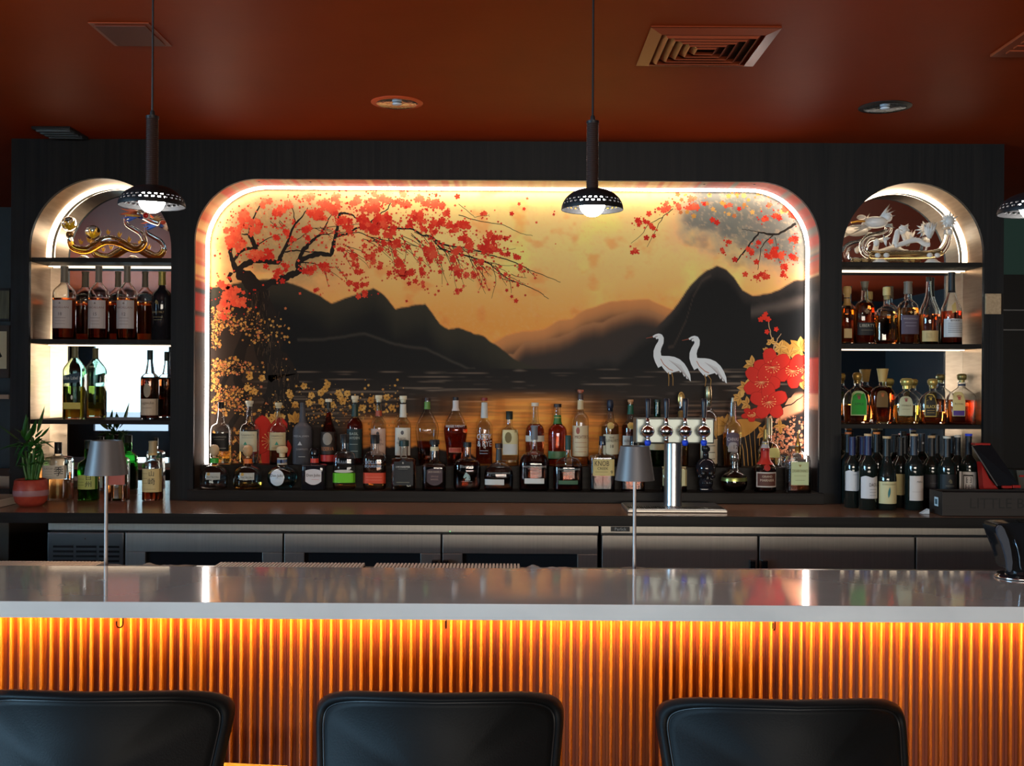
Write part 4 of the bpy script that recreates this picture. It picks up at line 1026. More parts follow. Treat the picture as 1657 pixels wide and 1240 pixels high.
# things past the left end of the back bar
def rect_at(name, px0, px1, py0, py1, Y, th, m, parent=None):
    a = P(px0, py0, Y); b = P(px1, py1, Y)
    return MB().box(a.x, b.x, Y, Y+th, b.z, a.z, .002).build(name, m, parent)
a = P(0, 560, 6.9)
t = empty('framed_poster', (a.x, 6.95, 1.6), 'cream poster with a black brush stroke hanging past the left pillar', 'poster')
rect_at('frame', -70, 14, 526, 612, 6.94, .03, flat((70, 62, 58)), t); rect_at('print', -66, 10.5, 536, 597, 6.93, .005, flat((216, 208, 180)), t)
b_ = MB(); b_.poly([P(p[0], p[1], 6.928) for p in ((-8, 575), (0, 570), (3.5, 577), (-2, 580), (-14, 590))]); b_.build('brush_stroke', BLACK, t)
t = empty('framed_picture', (a.x, 6.95, 1.9), 'small picture of grey tree trunks hanging above the cream poster', 'picture')
rect_at('frame', -70, 15, 466, 520, 6.94, .03, flat((40, 44, 50)), t); pr = rect_at('print', -66, 14.5, 470, 516, 6.93, .005, mat('grey_print', lin((130, 136, 118)), .6, noise=((30, 2, 3), lin((60, 66, 60)), 5, .2)), t)
t = empty('side_cabinet', (-3.6, 6.2, 0), 'pale side cabinet standing past the left end of the back counter', 'cabinet')
rect_at('door', -120, 13, 800, 1100, 6.1, .5, flat((150, 132, 112)), t).location.z += 0
rect_at('worktop', -124, 14.5, 770, 799, 6.08, .54, flat((196, 180, 160)), t)
rect_at('upper_rail', -124, 14, 638, 646, 6.3, .03, flat((168, 150, 136)), t)

# wine-box planter reading LITTLE BOOK
xb0 = 1.816; yb0, yb1 = 4.555, 4.70; zb1 = ztop(1560, 797, yb0)
t = empty('wooden_box', (2.1, 4.6, ZCT), 'long black-stained wooden box standing before the wine bottles, half cut off by the frame', 'box')
m = MB(); m.box(xb0, 2.62, yb0, yb0+.012, ZCT+.001, zb1, .001); m.build('front_board', mat('box_wood', lin((44, 36, 32)), .5, noise=((3, 40, 60), lin((30, 25, 23)), 4, .3)), t)
BX = MATS['box_wood']
MB().box(xb0, xb0+.012, yb0+.0122, yb1, ZCT+.001, zb1, .001).build('side_board', BX, t); MB().box(2.608, 2.62, yb0+.0122, yb1, ZCT+.001, zb1, .001).build('side_board', BX, t)
MB().box(xb0+.0122, 2.6078, yb1-.012, yb1, ZCT+.001, zb1, .001).build('back_board', BX, t); MB().box(xb0+.0122, 2.6078, yb0+.0122, yb1-.0122, ZCT+.001, ZCT+.01).build('bottom', BX, t)
flat_text('LITTLE BOOK', .062, xb0+.30, yb0-.0006, (ZCT+zb1)/2+.002, flat((14, 12, 12)), t)
s = MB().box(xb0-.0012, xb0-.0002, yb0+.045, yb0+.085, ZCT+.035, ZCT+.073).build('barcode_sticker', flat((196, 214, 220)), t)
m = MB()
for k in range(7): m.box(xb0-.0018, xb0-.0013, yb0+.053+k*.0036, yb0+.0548+k*.0036, ZCT+.043, ZCT+.065)
m.build('barcode_bars', flat((30, 60, 70)), s)
q = P(1500, 831, 4.60)
m = MB(); m.extrude_poly([(0, 0), (.034, 0), (.034, .020)], lambda a, b, d: (q.x-.016+a, 4.62+d, ZCT+.0008+b), 0, .03)
tag(m.build('folded_card', flat((196, 200, 200))), 'small white folded card lying left of the black wooden box', 'card')

# tablet till on a red stand
YK = 4.75
def K(px, py, y=YK): return P(px, py, y)
t = empty('tablet_till', (K(1610, 790).x, YK+.04, ZCT), 'black tablet till tilted on a red stand behind the wooden box', 'tablet')
A, B = K(1573, 722), K(1611, 786); nrm = Vector((B.z-A.z, 0, -(B.x-A.x))).normalized()
m = MB(); C_, D_ = K(1608, 719, YK), K(1650, 786, YK)
def slabq(m, q4, y0, y1):
    V0 = [m.bm.verts.new((p.x, y0+d, p.z)) for p, d in q4]; V1 = [m.bm.verts.new((p.x, y1+d, p.z)) for p, d in q4]
    m.bm.faces.new(V0); m.bm.faces.new(V1[::-1])
    for k in range(4): m.bm.faces.new((V0[k], V1[k], V1[(k+1) % 4], V0[(k+1) % 4]))
slabq(m, [(A, 0), (C_, .03), (D_, .0), (B, -.02)], YK, YK+.010); m.build('screen', mat('till_screen', (.01, .01, .012), .22), t)
m = MB(); m.tube([(A.x-.001, YK, A.z), (B.x-.001, YK-.02, B.z)], .0028, 8); m.build('screen_edge', flat((150, 140, 130), .3, .8), t)
REDP = mat('red_plastic', lin((150, 18, 12)), .35, emit=None)
m = MB(); q = K(1593, 720); m.box(q.x-.034, q.x+.034, YK+.016, YK+.06, q.z-.003, q.z+.006, .002); m.build('top_clip', REDP, t)
m = MB(); p0 = K(1592, 758); m.extrude_poly([(K(1590, 748).x, K(1590, 748).z), (K(1603, 775).x, K(1603, 775).z), (K(1648, 788).x, ZCT+.001), (K(1597, 788).x, ZCT+.001)], lambda a, b, d: (a, d, b), YK+.014, YK+.06); m.build('stand', REDP, t)
m = MB(); q = K(1623, 786); m.box(q.x-.018, q.x+.022, YK-.04, YK-.024, ztop(1623, 789, YK), ztop(1623, 785, YK), .001); m.box(q.x+.026, q.x+.060, YK-.04, YK-.024, ztop(1623, 788.5, YK), ztop(1623, 784, YK), .001); m.build('red_tab', REDP, t)
t = empty('receipt_printer', (K(1668, 780).x, 4.82, ZCT), 'dark grey device with a pale edge cut off at the frame beside the tablet', 'printer')
m = MB(); q = K(1650, 762)
m.extrude_poly([(q.x, q.z), (q.x+.10, q.z), (q.x+.12, ZCT+.001), (q.x+.03, ZCT+.001)], lambda a, b, d: (a, d, b), 4.78, 4.90); m.build('body', flat((66, 66, 60), .4), t)
q2 = K(1654, 770); MB().box(q2.x, q2.x+.02, 4.774, 4.7795, q2.z-.008, q2.z).build('red_light', REDP, t)
# tan block on the facade right of the niche
q = P(1606, 492, YF); pq = MB().box(q.x-.037, q.x+.036, YF-.012, YF-.0005, q.z-.048, q.z+.047, .003).build('tan_wall_block', mat('tan_block', lin((150, 118, 84)), .6, noise=((90, 90, 90), lin((190, 160, 124)), 3, .3)))
tag(pq, 'small tan block on the dark wall right of the clear dragon niche', 'plaque')
# dark storage shelves on the far right wall
t = empty('wall_cabinet', (3.4, 6.7, 0), 'black shelving against the teal wall past the right end of the back bar', 'shelving')
a = P(1621, 444, 6.6); MB().box(a.x, 4.6, 6.62, 6.98, 0.001, a.z, .002).build('carcass', BLACK, t)
for yy in (502, 534): z = ztop(1640, yy, 6.6); MB().box(a.x, 4.6, 6.60, 6.618, z-.004, z+.004).build('shelf_edge', STEEL_DK, t)

# hand-held card terminal on its stand at the bar's right
YD = 3.05; D = lambda px, py: P(px, py, YD)
t = empty('card_terminal', (D(1655, 935).x, YD, ZB), 'black card terminal with curved side and chrome foot standing on the white bar top', 'card terminal')
o = [(1612, 851), (1620, 848), (1700, 847), (1700, 925), (1640, 925), (1634, 922), (1631, 905), (1626, 885), (1616, 866), (1611, 858)]
m = MB(); m.extrude_poly([(D(*p).x, D(*p).z) for p in o], lambda a, b, d: (a, d, b), YD+.004, YD+.09)
bmesh.ops.bevel(m.bm, geom=list(m.bm.edges), offset=.004, segments=2, affect='EDGES'); m.build('body', BLACK_GL, t, autos=50)
o = [(1611, 856), (1614, 851), (1619, 850), (1624, 856), (1630, 872), (1634, 890), (1636.5, 910), (1636, 922), (1632, 926), (1629, 922), (1626, 900), (1620, 880), (1613, 866)]
m = MB(); m.extrude_poly([(D(*p).x, D(*p).z) for p in o], lambda a, b, d: (a, d, b), YD-.008, YD+.0038)
bmesh.ops.bevel(m.bm, geom=list(m.bm.edges), offset=.0015, segments=2, affect='EDGES'); m.build('side_pad', mat('pad_grey', lin((40, 46, 56)), .5), t, autos=50)
m = MB(); m.tube([D(1641, 873), D(1646, 888), D(1649, 902), D(1650, 916), D(1652, 922)], .0016, 8); m.build('side_trim', mat('trim_blue_grey', lin((120, 140, 156)), .25, .8), t, True).location.y = 0
for ob in t.children:
    if ob.name.startswith('side_trim'): ob.data.transform(Matrix.Translation((0, -.0015, 0)))
q = D(1662, 926)
MB().lathe([(0, ZB+.012), (.055, ZB+.012), (.062, ZB+.006), (.062, ZB+.0008), (0, ZB+.0008)], (q.x-.003, YD+.05, 0), 32).build('foot', BLACK_GL, t, autos=40)
MB().lathe([(0, ztop(1650, 925, YD)), (.03, ztop(1650, 925, YD)), (.035, ZB+.0122), (0, ZB+.0122)], (q.x-.003, YD+.05, 0), 24).build('neck', BLACK_GL, t)
MB().lathe([(.0622, ZB+.002), (.0632, ZB+.003), (.0632, ZB+.005), (.0622, ZB+.006)], (q.x-.003, YD+.05, 0), 40).build('chrome_ring', CHROME, t, True)
# ================================================================== BOTTLES
# outlines: (height as a fraction of the whole, half width as a fraction), cross-section power, depth ratio
SH = {
 'tequila': ([(0, .90), (.012, 1), (.50, 1), (.56, .97), (.62, .82), (.655, .56), (.68, .42), (.74, .35), (.86, .29), (.93, .27)], 2.4, .9),
 'tall':    ([(0, .92), (.012, 1), (.56, 1), (.62, .95), (.67, .72), (.70, .45), (.73, .36), (.93, .33)], 2, 1),
 'rye':     ([(0, .92), (.012, 1), (.50, 1), (.58, .96), (.63, .80), (.67, .52), (.70, .42), (.80, .38), (.94, .33)], 2.2, .9),
 'squat':   ([(0, .92), (.012, 1), (.52, 1), (.60, .93), (.66, .72), (.70, .42), (.72, .34), (.90, .30)], 2.6, .7),
 'bell':    ([(0, .80), (.015, .92), (.12, 1), (.28, 1), (.38, .93), (.46, .74), (.50, .52), (.53, .34), (.60, .29), (.70, .29)], 2.2, .75),
 'orb':     ([(0, .45), (.02, .62), (.10, .86), (.22, 1), (.32, 1), (.42, .86), (.48, .62), (.52, .40), (.56, .33), (.72, .33)], 2, .9),
 'cube':    ([(0, .95), (.012, 1), (.56, 1), (.585, .95), (.60, .80), (.61, .36), (.66, .33), (.80, .33)], 7, .8),
 'flask':   ([(0, .82), (.02, .94), (.08, 1), (.40, 1), (.54, .99), (.62, .90), (.675, .68), (.70, .40), (.72, .34), (.80, .32), (.86, .31)], 3, .55),
 'block':   ([(0, .97), (.01, 1), (.62, 1), (.635, .97), (.642, .80), (.645, .40), (.66, .33), (.90, .33)], 8, .75),
 'jack':    ([(0, .95), (.012, 1), (.44, 1), (.50, .95), (.53, .72), (.56, .44), (.62, .38), (.70, .36), (.90, .33)], 6, .85),
 'drum':    ([(0, .80), (.02, .93), (.08, 1), (.42, 1), (.52, .98), (.60, .85), (.64, .60), (.67, .34), (.70, .28), (.90, .26)], 2.6, .6),
 'dome':    ([(0, .90), (.012, .98), (.30, 1), (.40, .95), (.48, .82), (.54, .62), (.58, .38), (.60, .22), (.66, .20), (.92, .17)], 2.8, .5),
 'domel':   ([(0, .92), (.012, 1), (.40, 1), (.48, .93), (.54, .78), (.585, .52), (.61, .26), (.64, .20), (.90, .18)], 2.8, .5),
 'creek':   ([(0, .95), (.012, 1), (.60, 1), (.635, .96), (.655, .80), (.67, .40), (.70, .30), (.90, .28)], 6, .5),
 'tear':    ([(0, .60), (.012, .66), (.25, .80), (.45, .97), (.52, 1), (.60, .93), (.68, .72), (.76, .46), (.82, .28), (.86, .24), (.96, .24)], 2.2, .75),
 'malt':    ([(0, .92), (.012, 1), (.60, 1), (.655, .96), (.70, .76), (.74, .50), (.765, .36), (.79, .31), (.93, .29)], 2, 1),
 'maltwide':([(0, .93), (.012, 1), (.56, 1), (.61, .97), (.665, .76), (.70, .52), (.73, .36), (.95, .33)], 2.3, .9),
 'islay':   ([(0, .92), (.012, 1), (.56, 1), (.61, .96), (.645, .74), (.67, .52), (.74, .42), (.85, .31), (.95, .30)], 2, 1),
 'blue':    ([(0, .95), (.012, 1), (.66, 1), (.70, .94), (.76, .70), (.82, .42), (.86, .28), (.93, .26)], 5, .7),
 'toki':    ([(0, .97), (.012, 1), (.68, 1), (.72, .96), (.745, .80), (.765, .40), (.79, .28), (.90, .28)], 7, .9),
 'yama':    ([(0, .93), (.012, 1), (.54, 1), (.60, .96), (.64, .80), (.675, .50), (.70, .36), (.74, .40), (.80, .42), (.86, .36), (.95, .34)], 2.2, 1),
 'royal':   ([(0, .80), (.02, .90), (.20, .97), (.42, 1), (.52, .96), (.60, .80), (.66, .56), (.71, .34), (.74, .25), (.84, .24)], 3, .6),
 'vase':    ([(0, .70), (.02, .78), (.25, .90), (.48, 1), (.56, .97), (.63, .80), (.67, .52), (.70, .30), (.78, .28)], 3, .6),
 'wine':    ([(0, .92), (.012, 1), (.56, 1), (.61, .97), (.66, .80), (.70, .55), (.73, .42), (.76, .38), (.97, .36)], 2, 1),
 'burg':    ([(0, .92), (.012, 1), (.42, 1), (.50, .93), (.58, .74), (.66, .52), (.74, .40), (.80, .36), (.97, .34)], 2, 1),
 'champ':   ([(0, .92), (.012, 1), (.42, 1), (.50, .92), (.58, .70), (.66, .48), (.74, .34), (.84, .27), (.95, .24)], 2, 1),
 'cognac':  ([(0, .60), (.02, .74), (.10, .92), (.20, 1), (.32, .98), (.42, .84), (.48, .60), (.54, .34), (.60, .30), (.80, .28)], 2, .8),
 'marnier': ([(0, .92), (.012, 1), (.30, 1), (.40, .90), (.46, .66), (.52, .42), (.60, .36), (.68, .40), (.74, .30), (.82, .26)], 2, .9),
 'amaret':  ([(0, .97), (.012, 1), (.50, 1), (.56, .94), (.62, .70), (.66, .40), (.68, .26), (.76, .25)], 6, .7),
 'skinny':  ([(0, .92), (.012, 1), (.50, 1), (.58, .90), (.66, .62), (.72, .42), (.92, .36)], 2, 1),
}
WHISKY = (0.78, 0.30, 0.045); AMBERL = (0.85, 0.42, 0.08); DARKL = (0.42, 0.09, 0.015); REDL = (0.62, 0.10, 0.02); GOLDL = (0.92, 0.62, 0.20); PALE = (0.95, 0.80, 0.48); NEARB = (0.16, 0.035, 0.01); CLEARL = (0.96, 0.98, 0.97)
LIQ = {}
def liquid(c):
    if c not in LIQ: LIQ[c] = mat('liquid_%d' % len(LIQ), c, 0.0, trans=1.0, ior=1.36)
    return LIQ[c]
class Body:
    def __init__(s, x, y, z0, H, a, shape):
        s.x, s.y, s.z0, s.H, s.a = x, y, z0, H, a
        pr, s.n, s.dr = SH[shape]; s.pr = pr
        # rounded: insert in-between samples by a monotone smooth interpolation
        ts = []
        for (h0, r0), (h1, r1) in zip(pr, pr[1:]):
            k = 1 if abs(r1-r0) < .02 or h1-h0 < .02 else 3
            for q in range(k): ts.append(h0+(h1-h0)*q/k)
        ts.append(pr[-1][0]); s.ts = ts; s.tn = pr[-1][0]
        hs = np.array([p[0] for p in pr]); rs = np.array([p[1] for p in pr]); d = np.diff(rs)/np.diff(hs)
        m = np.zeros(len(pr)); m[0] = d[0]; m[-1] = d[-1]
        for i in range(1, len(pr)-1):
            m[i] = 0 if d[i-1]*d[i] <= 0 else 2*d[i-1]*d[i]/(d[i-1]+d[i])
        s.hs, s.rs, s.m = hs, rs, m
    def r(s, t):
        t = min(max(t, 0), s.hs[-1]); i = min(int(np.searchsorted(s.hs, t, 'right'))-1, len(s.hs)-2); i = max(i, 0)
        h = s.hs[i+1]-s.hs[i]; u = (t-s.hs[i])/h
        return float((2*u**3-3*u*u+1)*s.rs[i] + (u**3-2*u*u+u)*h*s.m[i] + (-2*u**3+3*u*u)*s.rs[i+1] + (u**3-u*u)*h*s.m[i+1])
    def sec(s, t, off=0.0):
        """half width, half depth, power at height fraction t"""
        r = s.r(t); k = min(1, max(0, (r-.42)/.35)); n = 2 + (s.n-2)*k; dr = 1 + (s.dr-1)*k
        return max(r*s.a-off, .0008), max(r*s.a*dr-off, .0008), n
    def ring(s, bm, t, off=0.0, z=None, segs=24):
        A, B, n = s.sec(t, off); e = 2/n; z = s.z0+t*s.H if z is None else z; out = []
        for k in range(segs):
            th = 2*math.pi*(k+.5)/segs; c, q = math.cos(th), math.sin(th)
            out.append(bm.verts.new((s.x+A*math.copysign(abs(c)**e, c), s.y+B*math.copysign(abs(q)**e, q), z)))
        return out
    def front(s, x, z, off=0.0006):
        """y of the front surface at (x, z)"""
        t = (z-s.z0)/s.H; A, B, n = s.sec(t); u = min(abs(x-s.x)/A, .995)
        return s.y - B*(1-u**n)**(1/n) - off

def conform(b, me_or_pts, off):
    for v in me_or_pts.vertices: v.co.y = b.front(v.co.x, v.co.z, off)

def label_patch(b, cx, hw, t0, t1, shape, off, nx=12, ny=8):
    """curved patch on the body's front. cx, hw: fractions of the body's half width; t: height fractions"""
    m = MB(); g = []
    for j in range(ny+1):
        row = []
        for i in range(nx+1):
            s = -1 + 2*i/nx; q = j/ny
            if shape == 'oval': c = math.sqrt(max(1-s*s, 0.0)); ta = (t0+t1)/2-(t1-t0)/2*c; tb = (t0+t1)/2+(t1-t0)/2*c
            elif shape == 'diamond': c = max(1-abs(s), 0); ta = (t0+t1)/2-(t1-t0)/2*c; tb = (t0+t1)/2+(t1-t0)/2*c
            elif shape == 'arch': c = (1-abs(s)**3)**.5; ta = t0; tb = t0+(t1-t0)*(.62+.38*c)
            elif shape == 'shield': c = 1-abs(s)**2; ta = t0+(t1-t0)*.22*(1-c); tb = t1-(t1-t0)*.10*(1-c)
            elif shape == 'wavy': ta = t0; tb = t1-(t1-t0)*(.05+.05*math.sin(s*4+1)+.06*abs(s))
            elif shape == 'slant': ta = t0-(t1-t0)*.12*-s; tb = t1+(t1-t0)*.22*s
            else: ta, tb = t0, t1
            t = ta+(tb-ta)*q; x = b.x + (cx+hw*s)*b.a; z = b.z0+t*b.H
            row.append(m.bm.verts.new((x, b.front(x, z, off), z)))
        g.append(row)
    for j in range(ny):
        for i in range(nx):
            try: m.bm.faces.new((g[j][i], g[j][i+1], g[j+1][i+1], g[j+1][i]))
            except ValueError: pass
    bmesh.ops.remove_doubles(m.bm, verts=m.bm.verts, dist=1e-6)
    bmesh.ops.dissolve_degenerate(m.bm, dist=1e-6, edges=m.bm.edges)
    bmesh.ops.solidify(m.bm, geom=m.bm.faces[:], thickness=0.0003)
    return m

def cap_mesh(kind, b, tc, H, w):
    """stopper from height fraction tc up to the top; w: half width in metres"""
    z0, z1 = b.z0+tc*H, b.z0+H; h = z1-z0
    P_ = {'screw': [(0, 0), (1, 0), (1, .96), (.92, 1), (0, 1)],
          'cork': [(0, 0), (.72, 0), (.80, .45), (1, .5), (1, .95), (.94, 1), (0, 1)],
          'wide': [(0, 0), (.70, 0), (.70, .30), (1, .34), (1, .94), (.93, 1), (0, 1)],
          'taper': [(0, 0), (.62, 0), (.72, .3), (.9, .8), (1, 1), (.9, 1), (0, .98)],
          'ball': [(0, 0), (.35, .02), (.35, .16), (.62, .22), (.9, .38), (1, .58), (.92, .78), (.65, .94), (.3, 1), (0, 1)],
          'mush': [(0, 0), (.5, 0), (.5, .35), (.85, .40), (1, .58), (.96, .80), (.7, .95), (0, 1)],
          'knob': [(0, 0), (.7, 0), (.75, .25), (1, .35), (1, .75), (.8, .95), (0, 1)],
          'foil': [(0, 0), (1.06, 0), (1, .5), (.98, .86), (1.08, .87), (1.08, .99), (.9, 1), (0, 1)],
          'pour': [(0, 0), (1, 0), (1, .22), (.72, .26), (.62, .5), (.46, 1), (0, 1)],
          'spire': [(0, 0), (1, 0), (1, .28), (.8, .3), (.9, .36), (.5, .52), (.2, .9), (.12, 1), (0, 1)],
          'coin': [(0, 0), (.5, 0), (.5, .3), (.35, .34), (0, .36)],
          'crown': [(0, 0), (.62, 0), (.62, .28), (.85, .34), (1, .6), (1, .82), (.7, .97), (0, 1)]}[kind]
    m = MB(); m.lathe([(r*w, z0+z*h) for r, z in P_], (b.x, b.y, 0), 20)
    if kind == 'coin': m.sphere((b.x, b.y, z0+h*.72), h*.125, 1, .5, 2.0, 18, 10)
    return m

GROUPS = {}
def bottle(px, top, w, shape, lab, Y, zbase, glass='clear', liq=WHISKY, level=.5, cap=None, labels=(), texts=(), wraps=(), lines=(), group=None, solid=None, name='liquor_bottle', cat='bottle', dx=0):
    x = X(px, Y, zbase+.1); H = ztop(px, top, Y)-zbase; a = w/2*Y/FPX
    b = Body(x, Y, zbase+0.0006, H, a, shape)
    t = empty(name, (x, Y, zbase), lab, cat, group)
    m = MB(); th = 0.0022 if w > 20 else 0.0016
    segs = 24
    cb = m.bm.verts.new((x, Y, b.z0))
    outer = [b.ring(m.bm, tt, 0, segs=segs) for tt in b.ts]
    if solid:
        rings = [[cb]] + outer + [[m.bm.verts.new((x, Y, b.z0+b.tn*H))]]
        m.skin(rings, segs); m.build('body', solid, t, autos=50)
    else:
        tb = 0.009/H
        its = [tt for tt in b.ts if tt > tb*1.3]
        inner = [b.ring(m.bm, tt, th, segs=segs) for tt in reversed(its)] + [b.ring(m.bm, tb*1.1, th*1.4, segs=segs)]
        rings = [[cb]] + outer + inner + [[m.bm.verts.new((x, Y, b.z0+tb*H))]]
        m.skin(rings, segs); m.build('glass', GLASS_TINTS[glass], t, autos=50)
        if liq is not None and level > 0:
            q = MB(); tl = level
            lts = [tb*1.1] + [tt for tt in its if tt < tl] + [tl]
            o_ = th - 0.0002
            rings = [[q.bm.verts.new((x, Y, b.z0+tb*H-.0001))]] + [b.ring(q.bm, tt, o_*(1.4 if i == 0 else 1), segs=segs) for i, tt in enumerate(lts)] + [[q.bm.verts.new((x, Y, b.z0+tl*H))]]
            q.skin(rings, segs); q.build('liquid', liquid(liq), t, autos=50)
    if cap:
        kind, col, tc, wf = cap[:4]
        cm = col if not isinstance(col, tuple) else flat(col, cap[4] if len(cap) > 4 else .45, cap[5] if len(cap) > 5 else 0.0)
        cap_mesh(kind, b, tc, H, wf*a).build({'cork': 'cork', 'ball': 'stopper', 'mush': 'stopper', 'foil': 'capsule', 'pour': 'pourer', 'spire': 'pourer'}.get(kind, 'cap'), cm, t, autos=50)
    for (t0, t1, col, *rest) in wraps:      # bands and foils around the neck or body
        m = MB(); ts = [t0 + (t1-t0)*k/4 for k in range(5)]
        R1 = [b.ring(m.bm, tt, -0.0007, segs=segs) for tt in ts]
        m.skin(R1, segs); m.build('band', flat(col, rest[0] if rest else .45, rest[1] if len(rest) > 1 else 0), t, True, recalc=False)
    front = None
    for i, L in enumerate(labels):          # (cx, hw, t0, t1, colour, shape)
        cx, hw, t0, t1, col, shp = L
        o = label_patch(b, cx, hw, t0, t1, shp, 0.0008+0.0004*i).build('paper_label', flat(col, .6) if len(col) == 3 else flat(col[:3], .35, .6), t)
        if front is None: front = o
    host = front or t
    for T in texts:                         # (string, cx, t centre, height fraction of H, colour, max half width)
        s, cx, tc, hf, col = T[:5]
        me = text_mesh(s, hf*H*1.35)
        if len(me.vertices) == 0: continue
        xs = [v.co.x for v in me.vertices]; wd = (max(xs)-min(xs)); mxw = (T[5] if len(T) > 5 else .9)*a*2
        k = min(1, mxw/wd) if wd > 0 else 1
        me.transform(Matrix.Translation((x+cx*a, Y, b.z0+tc*H)) @ Matrix.Rotation(math.radians(90), 4, 'X') @ Matrix.Diagonal((k, 1, 1, 1)))
        conform(b, me, 0.0024+0.0004*len(labels)*0)
        link_mesh('lettering', me, flat(col, .5), host)
    for L in lines:                         # (cx, hw, t, colour): fine print lines
        cx, hw, tt, col = L
        o = label_patch(b, cx, hw, tt-.0035, tt+.0035, 'rect', 0.0019, 8, 1).build('print_line', flat(col, .5), host)
    return t, b

WH = (222, 218, 208); CR = (214, 196, 158); BK = (16, 16, 18); CORK = (198, 164, 118); INK = (40, 36, 34)
TAN = (206, 178, 138); NAVY = (22, 30, 70); GREY = (150, 150, 152)
# ---- back row on the high ledge below the mural
YK_, ZK_ = 5.178, 1.225
def bk(px, top, w, shape, lab, **k): return bottle(px, top, w, shape, lab, YK_, ZK_, group='bottles on the high ledge', **k)
bk(357.5, 651, 33, 'tequila', 'clear bottle with black label and black cap, golden liquid, first of the high ledge', liq=GOLDL, level=.30, cap=('screw', BK, .90, .30), labels=[(0.05, .84, .21, .50, BK, 'rect')], texts=[('CASAMIGOS', .05, .44, .03, (150, 150, 140), .7)], lines=[(.05, .5, .40, (130, 130, 120)), (.3, .4, .26, (170, 170, 160))])
label_fix = []
bk(403.5, 649, 31, 'tequila', 'clear tequila bottle with cream label and pale cork, behind the orange-ribboned flask', liq=CLEARL, level=.55, cap=('cork', (206, 202, 180), .91, .40), labels=[(0, .9, .20, .52, (206, 200, 168), 'rect')], texts=[('CASAMIGOS', 0, .46, .03, (120, 120, 110), .7), ('▲', -.2, .33, .05, (60, 150, 120))], lines=[(0, .6, .42, (150, 150, 140)), (0, .6, .26, (150, 150, 140))])
bk(450.5, 652, 28, 'tequila', 'clear tequila bottle with tan label, clear neck and amber base, behind the blue-necked orb', liq=DARKL, level=.24, cap=('cork', (196, 184, 150), .91, .42), labels=[(0, .92, .23, .52, (202, 184, 140), 'rect')], texts=[('CASAMIGOS', 0, .46, .03, (110, 100, 90), .7), ('▲', 0, .34, .055, (50, 140, 116))], lines=[(0, .6, .42, (140, 130, 110)), (0, .6, .27, (140, 130, 110))])
bk(489.5, 652, 31, 'tequila', 'opaque matte grey bottle with white print standing among the clear ones', solid=flat((74, 74, 80), .55), cap=('screw', (60, 60, 66), .93, .28), texts=[('MEZCAL JOVEN', 0, .46, .03, (170, 170, 174), .8), ('▲', -.1, .34, .06, (190, 190, 192)), ('CASAMIGOS', .1, .25, .03, (170, 170, 174), .6)], lines=[(.1, .35, .13, (190, 190, 186))])
bk(531.5, 646, 25, 'champ', 'dark red rum bottle with white top, black collar and a bear portrait label', glass='clear', liq=(.5, .05, .01), level=.80, cap=('screw', (222, 214, 190), .955, .44), wraps=[(.86, .95, BK), (.05, .15, (190, 40, 30))], labels=[(0, .96, .16, .50, (50, 40, 34), 'rect'), (0, .62, .30, .49, (150, 140, 128), 'oval')], texts=[('RESERVA', 0, .24, .06, (196, 120, 70), .8)])
bk(574, 641, 26, 'rye', 'dark red whiskey bottle with pale cork and dark green label', liq=(.45, .04, .01), level=.68, cap=('cork', (216, 204, 170), .90, .46), wraps=[(.70, .88, (34, 54, 46))], labels=[(0, .94, .10, .52, (30, 48, 48), 'rect')], texts=[('BASIL', 0, .45, .04, (170, 180, 170), .6), ('HAYDEN', 0, .39, .04, (170, 180, 170), .7)], lines=[(0, .5, .30, (140, 150, 140)), (0, .5, .20, (140, 150, 140))])
bk(612.5, 640, 25, 'rye', 'whiskey bottle with pale cork, red neck strip and pinkish label', liq=WHISKY, level=.45, cap=('cork', (216, 204, 170), .90, .46), wraps=[(.70, .78, (172, 76, 46))], labels=[(0, .94, .14, .52, (204, 170, 150), 'rect'), (0, .2, .42, .48, (70, 60, 60), 'oval')], texts=[('BASIL', 0, .36, .04, (110, 90, 86), .6), ('HAYDEN', 0, .30, .04, (110, 90, 86), .7)])
bk(652, 641, 26, 'rye', 'whiskey bottle with pale cork, white neck and white label', liq=WHISKY, level=.5, cap=('cork', (220, 212, 184), .90, .46), wraps=[(.69, .88, (218, 212, 196))], labels=[(0, .94, .14, .54, (222, 216, 200), 'rect'), (0, .2, .44, .50, (90, 86, 90), 'oval')], texts=[('BASIL', 0, .38, .04, (120, 116, 116), .6), ('HAYDEN', 0, .32, .04, (120, 116, 116), .7)])
bk(691, 644, 38, 'tear', 'teardrop bottle with green neck strip and little dark whiskey left', liq=DARKL, level=.36, cap=('screw', (52, 30, 24), .955, .27), wraps=[(.83, .94, (96, 140, 60))])
bk(737, 643, 38, 'tear', 'teardrop bottle nearly full of red whiskey with white name across its shoulder', liq=(.50, .07, .015), level=.58, cap=('screw', (30, 24, 30), .955, .25), labels=[(.0, .52, .19, .26, (206, 120, 90), 'rect'), (0, .47, .198, .252, (176, 70, 50), 'rect')], texts=[("ANGEL'S ENVY", 0, .575, .04, (226, 220, 210), .82)], wraps=[(.80, .95, (206, 196, 190))])
bk(783.5, 644, 27, 'rye', 'rye bottle with long pale neck strip and large white lettering', liq=DARKL, level=.40, cap=('screw', (130, 34, 28), .955, .36), wraps=[(.70, .93, (196, 196, 190))], texts=[('OZZY', 0, .42, .09, (214, 210, 208), .85), ('& RYE', .05, .32, .09, (214, 210, 208), .85)], lines=[(0, .5, .22, (170, 160, 156)), (0, .45, .18, (170, 160, 156))])
